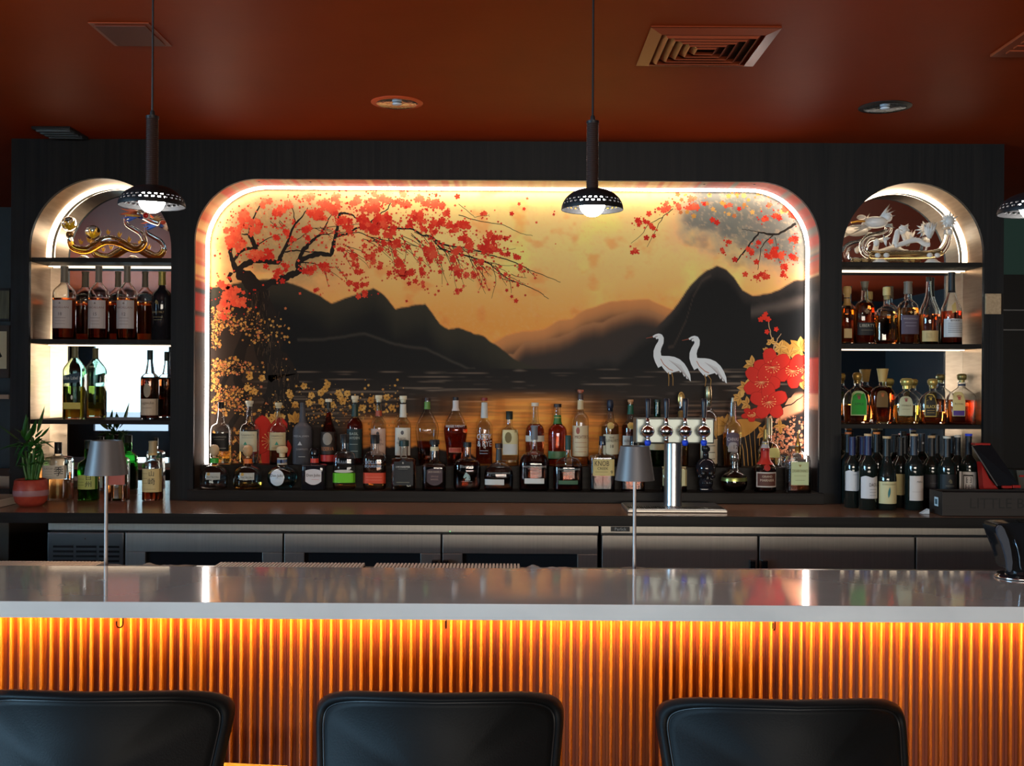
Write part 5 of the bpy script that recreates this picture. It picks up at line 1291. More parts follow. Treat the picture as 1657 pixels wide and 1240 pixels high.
bk(824, 666, 31, 'squat', 'short round-shouldered bottle with yellow and white label and black screw cap', liq=GOLDL, level=.10, cap=('screw', (22, 34, 28), .85, .36), labels=[(0.1, .80, .20, .66, (212, 200, 150), 'rect'), (-.1, .36, .42, .62, (120, 104, 60), 'oval'), (.1, .74, .21, .40, (206, 202, 192), 'rect')])
bk(865.5, 652, 30, 'rye', 'amber bottle with white cap and white shoulder band, behind the tall-stoppered flask', liq=REDL, level=.66, cap=('screw', (212, 198, 176), .945, .40), wraps=[(.385, .48, (206, 196, 176))])
bk(902, 654, 30, 'rye', 'bright orange-red rye bottle with black cap and green neck band', liq=(.80, .12, .03), level=.68, cap=('screw', (40, 24, 22), .945, .42), wraps=[(.68, .82, (60, 110, 44)), (.755, .785, (200, 180, 90)), (.12, .24, (86, 130, 90))])
bk(939, 631, 27, 'tall', 'tallest bottle of the ledge with cream map-like label and copper cap', liq=WHISKY, level=.12, cap=('wide', (150, 84, 60), .955, .38), wraps=[(.74, .86, (196, 172, 130)), (.87, .94, (62, 40, 36))], labels=[(0, .97, .13, .53, (212, 190, 150), 'rect'), (-.35, .22, .42, .51, (160, 80, 60), 'oval')], texts=[("MICHTER'S", .1, .38, .045, (120, 70, 56), .8)], lines=[(0, .7, .31, (180, 130, 96)), (.1, .7, .25, (180, 130, 96)), (0, .7, .19, (180, 130, 96))])
bk(987, 647, 28, 'islay', 'single malt bottle with navy cap, gold shoulder seal and cream label', liq=(.5, .3, .12), level=.60, cap=('knob', (16, 24, 44), .82, .38), labels=[(.1, .92, .18, .48, (206, 192, 158), 'rect'), (0, .42, .56, .66, (200, 164, 90), 'oval')], texts=[('THE', .1, .43, .03, INK), ('GLENLIVET', .1, .385, .04, INK, .8), ('18', .1, .30, .05, INK)])
bk(1020, 647, 28, 'islay', 'single malt bottle with green neck and white label left of the beer taps', liq=REDL, level=.62, cap=('cork', (180, 130, 86), .93, .34), wraps=[(.78, .92, (28, 84, 60))], labels=[(0, .92, .14, .46, (214, 210, 200), 'rect'), (0, .45, .56, .66, (206, 160, 76), 'oval')], texts=[('GLENFIDDICH', -.1, .38, .035, INK, .7), ('♞', .55, .33, .08, BK)])
bk(1063.5, 647, 28, 'wine', 'green glass bottle with cream label band half hidden behind the beer taps', glass='green', liq=None, level=0, cap=('foil', (30, 44, 30), .74, .36), wraps=[(.25, .34, (206, 186, 140))])
bk(1102, 633, 24, 'skinny', 'tall bottle with a gold medallion stopper behind the second pair of taps', liq=WHISKY, level=.42, cap=('coin', (190, 160, 96), .60, .85, .3, .9), wraps=[(.50, .56, (190, 150, 90))])
bk(1146, 624, 30, 'tall', 'tall bottle with a looped metal stopper and cream label behind the rightmost tap', liq=WHISKY, level=.34, cap=('knob', (150, 140, 110), .74, .40, .25, .9), labels=[(.0, .9, .04, .34, (206, 190, 160), 'rect')], lines=[(0, .6, .26, INK), (0, .6, .18, INK), (0, .6, .10, INK)])
bk(1185, 644, 30, 'rye', 'blended whisky bottle with metal pourer and crest label right of the taps', liq=AMBERL, level=.50, cap=('pour', (150, 146, 130), .73, .26, .3, .8), labels=[(-.1, .66, .26, .50, (90, 76, 90), 'shield'), (-.1, .50, .22, .36, (168, 160, 160), 'arch')], texts=[('CHIVAS', -.1, .40, .05, (206, 190, 190), .6), ('12', .15, .29, .06, (60, 40, 40))])
bk(1244, 677, 36, 'bell', 'wide clear bottle with pale yellow label and metal cap, behind the red-necked cognac liqueur', liq=PALE, level=.30, cap=('screw', (150, 140, 110), .66, .30, .35, .7), labels=[(.35, .55, .20, .40, (200, 196, 120), 'arch')])
bk(1284, 722, 43, 'squat', 'low broad clear bottle at the right end, behind the cream-labelled square one', liq=CLEARL, level=.40, cap=('screw', (120, 120, 110), .86, .30))
# ---- front row on the low ledge
YL_, ZL_ = 5.045, 1.12
def fr_(px, top, w, shape, lab, **k): return bottle(px, top, w, shape, lab, YL_, ZL_, group='bottles on the low ledge', **k)
fr_(346.5, 720, 45, 'bell', 'squat dimpled flask with round wooden ball stopper and green ribbon', glass='clear', liq=CLEARL, level=.30, cap=('ball', TAN, .70, .36), wraps=[(.585, .69, (60, 170, 50))], labels=[(.1, .50, .22, .38, (176, 180, 172), 'rect')], texts=[('PATRON', .1, .27, .05, (90, 96, 90), .4), ('●', -.2, .34, .07, (190, 150, 70))])
fr_(401, 721, 46, 'bell', 'squat dimpled flask with round wooden ball stopper and orange ribbon', glass='clear', liq=GOLDL, level=.16, cap=('ball', (196, 156, 110), .70, .36), wraps=[(.585, .69, (224, 110, 36))], labels=[(.1, .50, .22, .38, (176, 178, 168), 'rect')], texts=[('PATRON', .1, .27, .05, (90, 90, 86), .4), ('●', -.2, .34, .07, (200, 160, 70))])
fr_(456.5, 722, 47, 'orb', 'round orb bottle with mushroom cork, blue neck seal and white round label', glass='blue', liq=(.70, .90, .95), level=.34, cap=('mush', (206, 182, 140), .74, .40), wraps=[(.57, .72, (196, 186, 160)), (.60, .69, (40, 110, 200))], labels=[(-.18, .52, .09, .46, (210, 220, 226), 'oval')], texts=[('Don Julio', -.18, .33, .07, (50, 50, 60), .44)], lines=[(-.18, .3, .26, (150, 170, 190))])
fr_(509, 725, 39, 'cube', 'black cube bottle with round black cap, red collar and white label', solid=mat('black_bottle', (.012, .011, .014), .06), cap=('knob', (20, 16, 18), .76, .42, .2), wraps=[(.64, .745, (206, 60, 44))], labels=[(.05, .66, .12, .50, (214, 206, 204), 'shield')], texts=[('Don Julio', .05, .35, .07, (50, 46, 50), .56)], lines=[(.2, .3, .25, (200, 110, 100))])
fr_(557.5, 703, 37, 'flask', 'oval flask with black stopper and bright green band label, nearly empty', liq=WHISKY, level=.10, cap=('screw', BK, .84, .40), labels=[(0, .97, .125, .30, (110, 200, 30), 'rect'), (0, .85, .305, .36, (206, 200, 186), 'oval')], texts=[('BULLEIT', -.0, .50, .05, (150, 166, 180), .7)])
fr_(606.5, 704, 37, 'flask', 'oval flask with black stopper and orange-red band label, half full', liq=(.86, .30, .05), level=.52, cap=('screw', BK, .84, .40), labels=[(0, .97, .115, .31, (214, 72, 40), 'rect')], texts=[('BULLEIT', -.1, .50, .06, (150, 166, 190), .7), ('BOURBON', -.1, .43, .05, (150, 166, 190), .7)], lines=[(0, .7, .23, (240, 130, 100)), (0, .7, .18, (240, 130, 100))])
fr_(653.5, 713, 38, 'block', 'rectangular whiskey bottle with dark diamond label and dark green cap', liq=(.80, .30, .05), level=.61, cap=('screw', (26, 48, 44), .88, .42), labels=[(.05, .80, .10, .58, (34, 34, 34), 'rect'), (0, .78, .36, .64, (26, 28, 30), 'diamond'), ], texts=[('I.W.HARPER', 0, .47, .04, (216, 212, 200), .68), ('e', 0, .56, .06, (190, 186, 170))], lines=[(0, .4, .43, (130, 130, 120)), (0, .55, .16, (150, 144, 120))])
fr_(703, 712, 38, 'jack', 'square-shouldered dark whiskey bottle with brown hexagonal label and black top', liq=NEARB, level=.46, cap=('wide', (20, 20, 22), .86, .42), wraps=[(.78, .86, (206, 190, 150))], labels=[(.08, .66, .10, .44, (70, 52, 56), 'shield')], texts=[("JACK DANIEL'S", .08, .37, .04, (190, 170, 150), .55), ('SINGLE', .08, .28, .035, (150, 120, 110), .5), ('BARREL', .08, .22, .035, (150, 120, 110), .5)])
fr_(756, 716, 44, 'drum', 'broad rounded bottle of dark bourbon with a white horse-and-rider emblem', liq=(.22, .03, .01), level=.60, cap=('screw', (20, 26, 26), .90, .30), texts=[("Blanton's", 0, .50, .06, (150, 150, 150), .55), ('♞', 0, .28, .16, (150, 176, 170))], lines=[(0, .14, .20, (140, 160, 156)), (0, .4, .19, (120, 130, 130))])
fr_(807, 718, 47, 'dome', 'low wide bourbon flask with dark cap and plain white strip label', liq=(.30, .05, .012), level=.42, cap=('screw', (50, 32, 28), .90, .26), wraps=[(.64, .88, (56, 60, 60))], labels=[(-.28, .66, .12, .24, (206, 204, 196), 'rect')], texts=[('WOODFORD RESERVE', 0, .37, .036, (160, 160, 156), .8)], lines=[(0, .45, .33, (120, 120, 116))])
fr_(864.5, 689, 48, 'domel', 'tallest domed bourbon flask with striped tall stopper and white strip label', liq=(.20, .03, .01), level=.55, cap=('foil', (110, 110, 112), .78, .22), labels=[(0, .66, .11, .19, (214, 212, 204), 'rect')], texts=[('WOODFORD RESERVE', 0, .37, .03, (160, 156, 150), .8), ('W', 0, .52, .06, (110, 84, 70))], lines=[(0, .45, .34, (120, 110, 106))])
fr_(919, 705, 47, 'domel', 'domed rye flask with dark green cap and green strip label', liq=(.28, .06, .02), level=.44, cap=('screw', (24, 62, 54), .74, .20), labels=[(0, .66, .12, .19, (60, 96, 66), 'rect')], texts=[('WOODFORD RESERVE', 0, .39, .032, (150, 160, 156), .8)], lines=[(0, .45, .35, (110, 130, 120))])
fr_(974.5, 706, 40, 'creek', 'rectangular bourbon bottle with large tan label lettered in black, left of the lamp shade', liq=(.16, .03, .012), level=.32, cap=('screw', (18, 26, 40), .83, .26), labels=[(.08, .86, .28, .58, (206, 182, 116), 'rect')], texts=[('KNOB', -.08, .50, .10, (24, 22, 20), .58), ('CREEK', 0, .41, .05, (24, 22, 20), .56), ('9', .72, .34, .07, (24, 22, 20))], lines=[(-.1, .5, .35, (110, 90, 50))])
fr_(1024, 706, 38, 'creek', 'rectangular bourbon bottle mostly hidden behind the right lamp shade', liq=(.45, .08, .015), level=.34, cap=('screw', (18, 26, 40), .83, .26), labels=[(.0, .86, .28, .58, (206, 182, 116), 'rect')])
fr_(1090, 735, 40, 'block', 'bottle with broad cream label behind the steel tap column', liq=DARKL, level=.5, cap=('screw', BK, .80, .3), labels=[(0, .97, .16, .66, (206, 190, 140), 'rect')])
fr_(1188, 732, 42, 'cognac', 'squat round decanter with gold-green band, crystal neck and red foot', liq=NEARB, level=.36, cap=('knob', (170, 170, 160), .66, .34, .15, .9), wraps=[(.27, .36, (150, 156, 90), .3, .8)])
fr_(1238, 695, 36, 'marnier', 'orange liqueur bottle with red ribboned neck, wax seal and brown square label', liq=(.35, .07, .02), level=.38, cap=('pour', (150, 140, 90), .72, .30, .3, .8), wraps=[(.44, .70, (190, 44, 30)), (.70, .80, (180, 180, 186))], labels=[(0, .88, .08, .32, (206, 196, 184), 'rect'), (0, .80, .10, .30, (96, 56, 44), 'rect'), (0, .30, .34, .44, (176, 36, 26), 'oval')], texts=[('GRAND', 0, .25, .035, (216, 196, 170), .7), ('MARNIER', 0, .19, .04, (216, 196, 170), .75)])
fr_(1291, 698, 38, 'amaret', 'square liqueur bottle with gold spout and pale yellow-green label, last of the low ledge', liq=NEARB, level=.16, cap=('spire', (196, 150, 70), .64, .22, .3, .9), labels=[(0, .74, .12, .50, (200, 204, 150), 'rect')], texts=[('▼', 0, .43, .04, (150, 130, 60)), ('DISARONNO', 0, .35, .05, (110, 110, 70), .66)], lines=[(0, .5, .27, (160, 160, 110)), (0, .4, .20, (160, 160, 110))])
# black skull bottle
Y = YL_; x = X(1142, Y, 1.2); s_ = Y/FPX
t = empty('skull_bottle', (x, Y, ZL_), 'glossy black skull-shaped bottle with black stopper right of the tap column', 'bottle', 'bottles on the low ledge')
SKB = MATS['black_bottle']; m = MB()
zc = ZL_ + 31*s_
m.sphere((x, Y, zc+6*s_), 16*s_, 1, .95, 1.12, 24, 18)
m.sphere((x, Y-2*s_, zc-17*s_), 12.5*s_, .92, .85, 1.0, 20, 14)
for sg in (-1, 1):
    m.sphere((x+sg*9.5*s_, Y-9.5*s_, zc-6*s_), 4.6*s_, 1.1, .7, .8, 12, 8)
m.box(x-10*s_, x+10*s_, Y-9*s_, Y+8*s_, ZL_+.0008, ZL_+6*s_, .004)
m.lathe([(0, 0), (5*s_, 0), (5*s_, 12*s_), (0, 12*s_)], (x, Y, zc+22*s_), 16)
m.build('body', SKB, t, True)
m = MB()
for sg in (-1, 1): m.sphere((x+sg*6.2*s_, Y-15.2*s_, zc-1*s_), 4.2*s_, 1, .45, .95, 14, 10)
m.build('eye_socket', mat('socket', (.002, .002, .002), .4), t, True)
m = MB(); m.extrude_poly([(x-2*s_, zc-10*s_), (x+2*s_, zc-10*s_), (x, zc-5*s_)], lambda a, b, d: (a, d, b), Y-16.2*s_, Y-12*s_); m.build('nose', MATS['socket'], t)
for k in range(6): MB().sphere((x+(k-2.5)*2.6*s_, Y-12.6*s_+abs(k-2.5)*.5*s_, zc-17*s_), 1.5*s_, .8, .7, 1.6, 8, 6).build('tooth', SKB, t, True)
MB().lathe([(0, 0), (6.5*s_, 0), (7*s_, 5*s_), (6*s_, 9*s_), (0, 9.5*s_)], (x, Y, zc+34.2*s_), 16).build('stopper', BK_ := mat('stopper_black', (.015, .015, .016), .25), t, True)

# ---- left niche
def sh_(px, top, w, shape, lab, z, Y=5.115, g='bottles in the left niche', **k): return bottle(px, top, w, shape, lab, Y, z, group=g, **k)
Z2, Z3 = 1.8125, 1.4370
for px, w, top, age, lab in ((104, 36, 431, '18', 'single malt with pale label marked 18, first on its shelf, under the amber dragon'), (159.5, 32, 431, '15', 'single malt with pale label marked 15, second on its shelf, under the amber dragon'), (205.5, 32, 431, '12', 'single malt with pale label marked 12, beside the gold-capped black bottle')):
    sh_(px, top, w, 'malt', lab, Z2, liq=(.50, .10, .02) if age != '12' else (.72, .22, .04), level=.56, cap=('foil', (120, 112, 100), .78, .32), labels=[(0, .88, .15, .53, (184, 176, 176), 'rect')], texts=[('MACALLAN', 0, .43, .03, (120, 80, 78), .76), (age, 0, .34, .045, (90, 84, 88)), ('▲', 0, .49, .025, (110, 100, 100))], lines=[(0, .5, .29, (140, 130, 130)), (0, .45, .25, (150, 140, 140)), (0, .45, .21, (150, 140, 140))])
sh_(262, 440, 33, 'malt', 'black bottle with gold-green capsule at the pillar end of the left niche', Z2, solid=SKB, cap=('foil', (150, 136, 70), .80, .34, .35, .5), texts=[('♞', -.2, .54, .06, (130, 110, 60)), ('SINGLE MALT', -.1, .40, .03, (130, 110, 60), .6)], lines=[(-.1, .5, .33, (110, 96, 56)), (-.1, .4, .29, (110, 96, 56))])
sh_(121, 561, 34, 'blue', 'tall square blue-green bottle with slanted navy label and small gold plate', Z3, glass='palegreen', liq=(.80, .66, .10), level=.45, cap=('foil', (110, 106, 76), .84, .28), labels=[(-.1, .82, .50, .62, (38, 66, 84), 'slant'), (0, .80, .14, .23, (196, 180, 90), 'rect'), (0, .10, .27, .33, (206, 206, 200), 'oval')], texts=[('Blue Label', -.1, .565, .05, (206, 214, 214), .66)])
sh_(242.5, 567, 29, 'islay', 'dark single malt with cream lower label and oval emblem, alone on its shelf half', Z3, liq=NEARB, level=.61, cap=('screw', (22, 44, 46), .86, .32), labels=[(0, .98, .065, .30, (200, 180, 156), 'rect'), (0, .40, .32, .52, (150, 140, 120), 'oval')], texts=[('Lagavulin', 0, .24, .04, (80, 60, 50), .7)], lines=[(0, .5, .17, (130, 110, 90))])
YCn = 4.985
def ct(px, top, w, shape, lab, **k): return bottle(px, top, w, shape, lab, YCn, ZCT, group='japanese whiskies on the counter in the left niche', **k)
ct(94, 716, 41, 'toki', 'clear square whisky bottle with white label and black brush character, beside the potted bamboo', liq=(.90, .50, .20), level=.37, cap=('screw', BK, .80, .28), labels=[(.05, .92, .38, .61, (206, 196, 176), 'rect')], texts=[('季', .42, .495, .13, (24, 22, 22)), ('SUNTORY', -.36, .55, .035, (110, 100, 90), .36)], lines=[(-.36, .3, .50, (150, 140, 120)), (-.36, .3, .46, (150, 140, 120))])
ct(143.5, 713, 33, 'yama', 'green glass whisky bottle with pale green label, behind the lamp shade rim', glass='green', liq=(.35, .62, .12), level=.50, cap=('screw', (20, 34, 26), .86, .40), labels=[(0, .98, .19, .43, (176, 190, 110), 'rect')], texts=[('白', .35, .385, .075, (24, 26, 20)), ('州', .35, .27, .08, (24, 26, 20))], lines=[(-.4, .35, .36, (120, 136, 80)), (-.4, .35, .31, (120, 136, 80)), (-.4, .35, .26, (120, 136, 80))])
ct(192.5, 718, 29, 'toki', 'amber whisky bottle with dusty pink label right behind the lamp stem', liq=(.60, .20, .05), level=.27, cap=('screw', BK, .84, .30), labels=[(0, .94, .28, .60, (190, 110, 100), 'rect')])
ct(247, 714, 32, 'yama', 'amber whisky bottle with tan label and two black brush characters, by the left pillar', liq=(.45, .12, .03), level=.42, cap=('foil', (170, 150, 110), .80, .40), wraps=[(.76, .80, (200, 170, 110))], labels=[(0, .98, .15, .54, (206, 186, 130), 'rect')], texts=[('山', .2, .455, .075, (30, 24, 20)), ('崎', .2, .32, .09, (30, 24, 20))], lines=[(-.5, .3, .46, (150, 126, 80)), (-.5, .3, .38, (150, 126, 80)), (-.5, .3, .30, (150, 126, 80)), (0, .6, .20, (150, 126, 80))])

# ---- right niche
G2 = 'bottles on the middle shelf of the right niche'
sh_(1370.5, 463, 25, 'rye', 'narrow amber bottle with tan stopper at the pillar end of its shelf', Z2, g=G2, liq=(.72, .24, .04), level=.60, cap=('knob', (206, 170, 110), .80, .55), wraps=[(.66, .78, (190, 150, 90))], labels=[(-.1, .5, .10, .26, (206, 180, 130), 'rect')])
sh_(1399, 456, 32, 'squat', 'dark amber bottle with black lettered label and faceted glass stopper', Z2, g=G2, liq=(.50, .10, .02), level=.66, cap=('taper', (120, 110, 90), .86, .42), labels=[(.05, .92, .14, .34, (22, 20, 22), 'rect')], texts=[('LIBERTY', .05, .29, .05, (176, 170, 150), .8), ('♣', 0, .52, .06, (120, 90, 60))], lines=[(.05, .6, .22, (110, 100, 80))])
sh_(1434.5, 465, 35, 'drum', 'clear whiskey bottle with cream capped cork and orange spirit', Z2, g=G2, liq=(.80, .34, .06), level=.50, cap=('wide', (214, 186, 120), .78, .34))
sh_(1469, 456, 34, 'squat', 'clear bottle with violet-grey label and grey capsule in the middle of its shelf', Z2, g=G2, liq=(.62, .24, .06), level=.58, cap=('foil', (120, 106, 90), .80, .38), labels=[(.05, .86, .16, .46, (84, 70, 84), 'rect')], texts=[('WOODINVILLE', .05, .40, .03, (170, 160, 160), .7), ('✦', .05, .50, .05, (190, 150, 90))], lines=[(.05, .6, .34, (140, 130, 140)), (.05, .5, .29, (140, 130, 140))])
sh_(1502.5, 448, 30, 'champ', 'slim sloping-shouldered bottle of dark cognac with low cream label', Z2, g=G2, liq=(.42, .12, .03), level=.44, cap=('screw', (60, 46, 34), .93, .28), labels=[(.05, .92, .04, .20, (196, 166, 110), 'rect')], texts=[('▒', -.3, .12, .06, (120, 96, 60))])
sh_(1539.5, 441, 33, 'champ', 'dark bottle with black dipped neck, gold neck tag and white text label', Z2, g=G2, liq=(.36, .07, .03), level=.46, cap=('foil', (16, 14, 16), .72, .32), labels=[(.05, .96, .10, .35, (196, 190, 186), 'rect'), (-.1, .2, .44, .56, (190, 156, 90), 'slant')], texts=[("BOOKER'S", .05, .325, .03, INK, .5)], lines=[(.05, .7, .29, (90, 90, 96)), (.05, .7, .265, (90, 90, 96)), (.05, .7, .24, (90, 90, 96)), (.05, .7, .215, (90, 90, 96)), (.05, .7, .19, (90, 90, 96)), (.05, .7, .165, (90, 90, 96))])
G3 = 'squat whisky decanters on the lower shelf of the right niche'
GC = (176, 140, 70)
sh_(1387, 603, 43, 'royal', 'squat decanter with gold crown stopper and bright green arched label', Z3, g=G3, liq=(.74, .24, .04), level=.36, cap=('crown', GC, .78, .34, .35, .6), labels=[(-.05, .60, .16, .64, (170, 190, 130), 'arch'), (-.05, .54, .18, .62, (30, 150, 40), 'arch')], texts=[('♛', -.05, .52, .10, (150, 50, 70)), ('APPLE', -.05, .38, .05, (16, 80, 24), .4)])
sh_(1428, 597, 38, 'vase', 'tall-stoppered decanter full of dark whisky with gold arched label', Z3, g=G3, liq=(.50, .10, .02), level=.66, cap=('taper', (190, 150, 84), .76, .50), labels=[(-.2, .48, .30, .60, (110, 76, 30), 'arch')], texts=[('♛', -.2, .52, .07, (196, 96, 40))])
sh_(1467, 612, 41, 'royal', 'squat decanter of pale gold spirit with broad gold stopper and cream label', Z3, g=G3, liq=(.92, .58, .16), level=.40, cap=('crown', (206, 180, 100), .76, .48, .35, .6), labels=[(-.25, .52, .18, .60, (190, 180, 140), 'arch')], texts=[('♛', -.25, .52, .08, (150, 40, 60)), ('VANILLA', -.25, .40, .04, (90, 86, 66), .4)], lines=[(-.25, .3, .32, (130, 124, 90))])
sh_(1509, 613, 43, 'royal', 'squat decanter with black and gold arched label, amber one third full', Z3, g=G3, liq=(.70, .24, .05), level=.27, cap=('crown', (200, 164, 90), .78, .38, .35, .6), labels=[(-.35, .42, .16, .66, (190, 150, 60), 'arch'), (-.35, .38, .18, .64, (36, 28, 16), 'arch')], texts=[('♛', -.35, .56, .08, (206, 166, 70)), ('BLACK', -.35, .38, .07, (206, 170, 80), .34)], lines=[(-.35, .28, .30, (190, 150, 70)), (-.35, .28, .25, (190, 150, 70))])
sh_(1556, 605, 47, 'royal', 'squat decanter with cream and violet label at the right end of the lower shelf', Z3, g=G3, liq=(.62, .14, .03), level=.48, cap=('crown', (140, 120, 70), .82, .32, .35, .6), wraps=[(.755, .80, (40, 40, 60))], labels=[(-.4, .40, .16, .64, (206, 176, 110), 'arch'), (-.4, .36, .17, .27, (70, 40, 110), 'rect')], texts=[('♛', -.4, .52, .09, (180, 50, 60)), ('ROYAL', -.4, .40, .04, (110, 90, 60), .34)])

# ---- wine bottles standing on the counter under the right niche
WN = 'wine bottles on the counter below the right niche'
def wn(px, top, w, lab, Y, shape='wine', capc=(24, 24, 26), cork=None, **k):
    cap = ('foil', capc, .735, .38) if shape == 'wine' else ('foil', capc, .74, .37)
    t, b = bottle(px, top+(3 if cork else 0), w, shape, lab, Y, ZCT, solid=mat('dark_wine_glass', (.008, .012, .010), .05, coat=.3), cap=cap, group=WN, name='wine_bottle', **k)
    if cork:
        H = b.H; MB().lathe([(0, b.z0+H+.0003), (.36*b.a*1.15, b.z0+H+.0003), (.36*b.a*1.2, b.z0+H+.010), (0, b.z0+H+.010)], (b.x, b.y, 0), 16).build('cork', flat(cork, .6), t, autos=50)
    return t
WWH = (206, 200, 196)
wn(1379, 707, 26, 'wine bottle with navy capsule and white wavy label next to the pillar', 4.86, capc=NAVY, labels=[(-.1, .86, .24, .54, WWH, 'wavy')], lines=[(.2, .4, .47, GREY)])
wn(1396.5, 707, 27, 'wine bottle with navy capsule tucked between two white wavy labels', 4.93, capc=NAVY, labels=[(-.1, .86, .24, .54, WWH, 'wavy')])
wn(1404, 703, 29, 'front wine bottle with navy capsule, cork on top and large white wavy label', 4.785, capc=NAVY, cork=CORK, labels=[(.02, .92, .155, .475, WWH, 'wavy')], texts=[('DAOU', .35, .34, .05, (50, 46, 50), .5)], lines=[(.3, .4, .28, GREY), (.3, .4, .24, GREY), (.3, .4, .20, GREY)])
wn(1434.5, 707, 31, 'sloping wine bottle with cork on top and cream label with a teal feather', 4.785, 'burg', (26, 28, 26), CORK, labels=[(0, .93, .09, .40, (204, 190, 140), 'rect')], texts=[('CHARDONNAY', 0, .36, .02, (110, 100, 70), .7)])
wn(1457, 708, 27, 'wine bottle with cream label half hidden behind the feather label', 4.88, labels=[(-.1, .9, .18, .48, (196, 184, 130), 'rect')])
wn(1478.5, 703, 29, 'front wine bottle with dark capsule, cork on top and tall white label', 4.785, cork=CORK, capc=(40, 46, 56), labels=[(.1, .82, .13, .465, (206, 192, 180), 'rect')], texts=[('Malbec', .35, .385, .025, (90, 80, 76), .5)], lines=[(.1, .6, .25, (180, 160, 150))])
wn(1507, 706, 28, 'wine bottle with plain black label and cork, right of the tall white label', 4.86, cork=CORK, labels=[(0, .92, .14, .48, (30, 28, 34), 'rect')], lines=[(0, .5, .36, (80, 76, 84))])
wn(1532, 707, 29, 'wine bottle with black label and small crest behind the wooden box', 4.80, cork=(200, 190, 170), labels=[(0, .92, .16, .50, (22, 22, 22), 'rect')], texts=[('♞', 0, .40, .06, (96, 84, 60))], lines=[(0, .5, .34, (86, 80, 66)), (0, .5, .24, (86, 80, 66))])
wn(1549, 705, 25, 'black wine bottle with grey capsule between the crest label and the framed label', 4.965, cork=(206, 196, 180), capc=(30, 32, 36))
wn(1567, 703, 26, 'wine bottle with bright blue cap and white label with a drawn black frame', 4.90, capc=(28, 28, 34), cork=(40, 60, 190), labels=[(-.25, .92, .14, .50, WWH, 'rect'), (-.35, .52, .20, .46, INK, 'rect'), (-.35, .46, .22, .44, WWH, 'rect')], texts=[('日', -.35, .38, .07, INK), ('田', -.35, .28, .07, INK)])
for i, (px, top, lab, ck) in enumerate([(1372, 700, 'rear wine bottle at the pillar with orange cap', (196, 110, 60)), (1418, 700, 'rear wine bottle between cork-topped and feather labels with orange cap', (206, 116, 50)), (1391, 706, 'rear wine bottle behind the two navy capsules', None), (1448, 704, 'rear wine bottle above the feather-labelled bottle', None), (1463, 706, 'rear wine bottle left of the tall white label', None), (1491, 702, 'rear wine bottle with silver dot on its capsule', None), (1515, 705, 'rear wine bottle behind the crest label', None), (1541, 706, 'rear wine bottle beside the blue-capped bottle', None)]):
    wn(px, top, 26, lab, (5.03, 5.03, 5.12, 5.12, 5.03, 5.12, 5.03, 5.12)[i] , cork=ck, capc=(22, 22, 24) if i != 5 else (40, 40, 44), texts=[('●', 0, .86, .03, (190, 190, 196))] if i == 5 else ())

# feather on the cream label
for o in COL.objects:
    if o.get('label', '').startswith('sloping wine bottle'):
        fp = o; break
lp = [c for c in fp.children if c.name.startswith('paper_label')][0]
fx_, fz_ = fp.location.x, fp.location.z
m = MB(); Hh = ztop(1434.5, 710, 4.785)-ZCT
pts = []
for i in range(9): q = i/8; pts.append((fx_-.006+.006*q + .006*math.sin(math.pi*q), fz_+Hh*(.17+.16*q)))
for i in range(8, -1, -1): q = i/8; pts.append((fx_-.006+.006*q - .005*math.sin(math.pi*q), fz_+Hh*(.17+.16*q)))
a_ = 31/2*4.785/FPX
m.extrude_poly(pts, lambda a, b, d: (a, 4.785-math.sqrt(max(a_**2-(a-fx_)**2, 0))-d, b), .0014, .0018)
m.build('feather', flat((30, 110, 110), .5), lp)
# ================================================================== DRAGON DECANTERS
DG = mat('decanter_glass', (.98, .97, .94), .0, trans=1.0, ior=1.48)
DGF = mat('frosted_decanter_glass', (.97, .93, .88), .16, trans=.35, ior=1.45)
def cat_pts(pts, n=6):
    out = []
    for i in range(len(pts)-1):
        p0 = Vector(pts[max(i-1, 0)]); p1 = Vector(pts[i]); p2 = Vector(pts[i+1]); p3 = Vector(pts[min(i+2, len(pts)-1)])
        for q in range(n):
            t = q/n; out.append(.5*((2*p1)+(-p0+p2)*t+(2*p0-5*p1+4*p2-p3)*t*t+(-p0+3*p1-3*p2+p3)*t**3))
    out.append(Vector(pts[-1])); return out
def hollow(pts, rad, th=.0016, segs=14):
    """glass tube: outer wall, inner wall, closed"""
    m = MB(); n = len(pts)
    m.tube(pts, rad, segs); return m
YDg = 5.10; ZS = 2.1925
def L(px, py, dy=0.0): q = P(px, py, YDg); return (q.x, YDg+dy, q.z)
def spikes(m, c, dirs, l, w):
    for d in dirs:
        d = Vector(d).normalized(); u = d.orthogonal().normalized(); v = d.cross(u); c_ = Vector(c)
        ll = l*R.uniform(.7, 1.15); base = [m.bm.verts.new(c_+(u*math.cos(a)+v*math.sin(a))*w) for a in (0, 1.57, 3.14, 4.71)]
        mid = [m.bm.verts.new(c_+d*ll*.5+(u*math.cos(a)+v*math.sin(a))*w*.8) for a in (0, 1.57, 3.14, 4.71)]
        tip = m.bm.verts.new(c_+d*ll)
        for k in range(4):
            m.bm.faces.new((base[k], base[(k+1) % 4], mid[(k+1) % 4], mid[k])); m.bm.faces.new((mid[k], mid[(k+1) % 4], tip))
        m.bm.faces.new(base[::-1])
s_ = YDg/FPX
t = empty('dragon_decanter', L(170, 412), 'glass dragon decanter holding amber spirit with gold flower and blue-and-red painted head', 'decanter', 'dragon decanters')
t.location.z = ZS
path = cat_pts([L(113.5, 384), L(114, 390), L(118, 400), L(129, 404.5), L(141, 405), L(153, 399), L(168, 390), L(181, 388.5), L(194, 392), L(207, 399), L(219, 403.5), L(229, 400), L(234, 390), L(228, 378), L(215, 370), L(205, 363), L(203, 352)])
rad = []
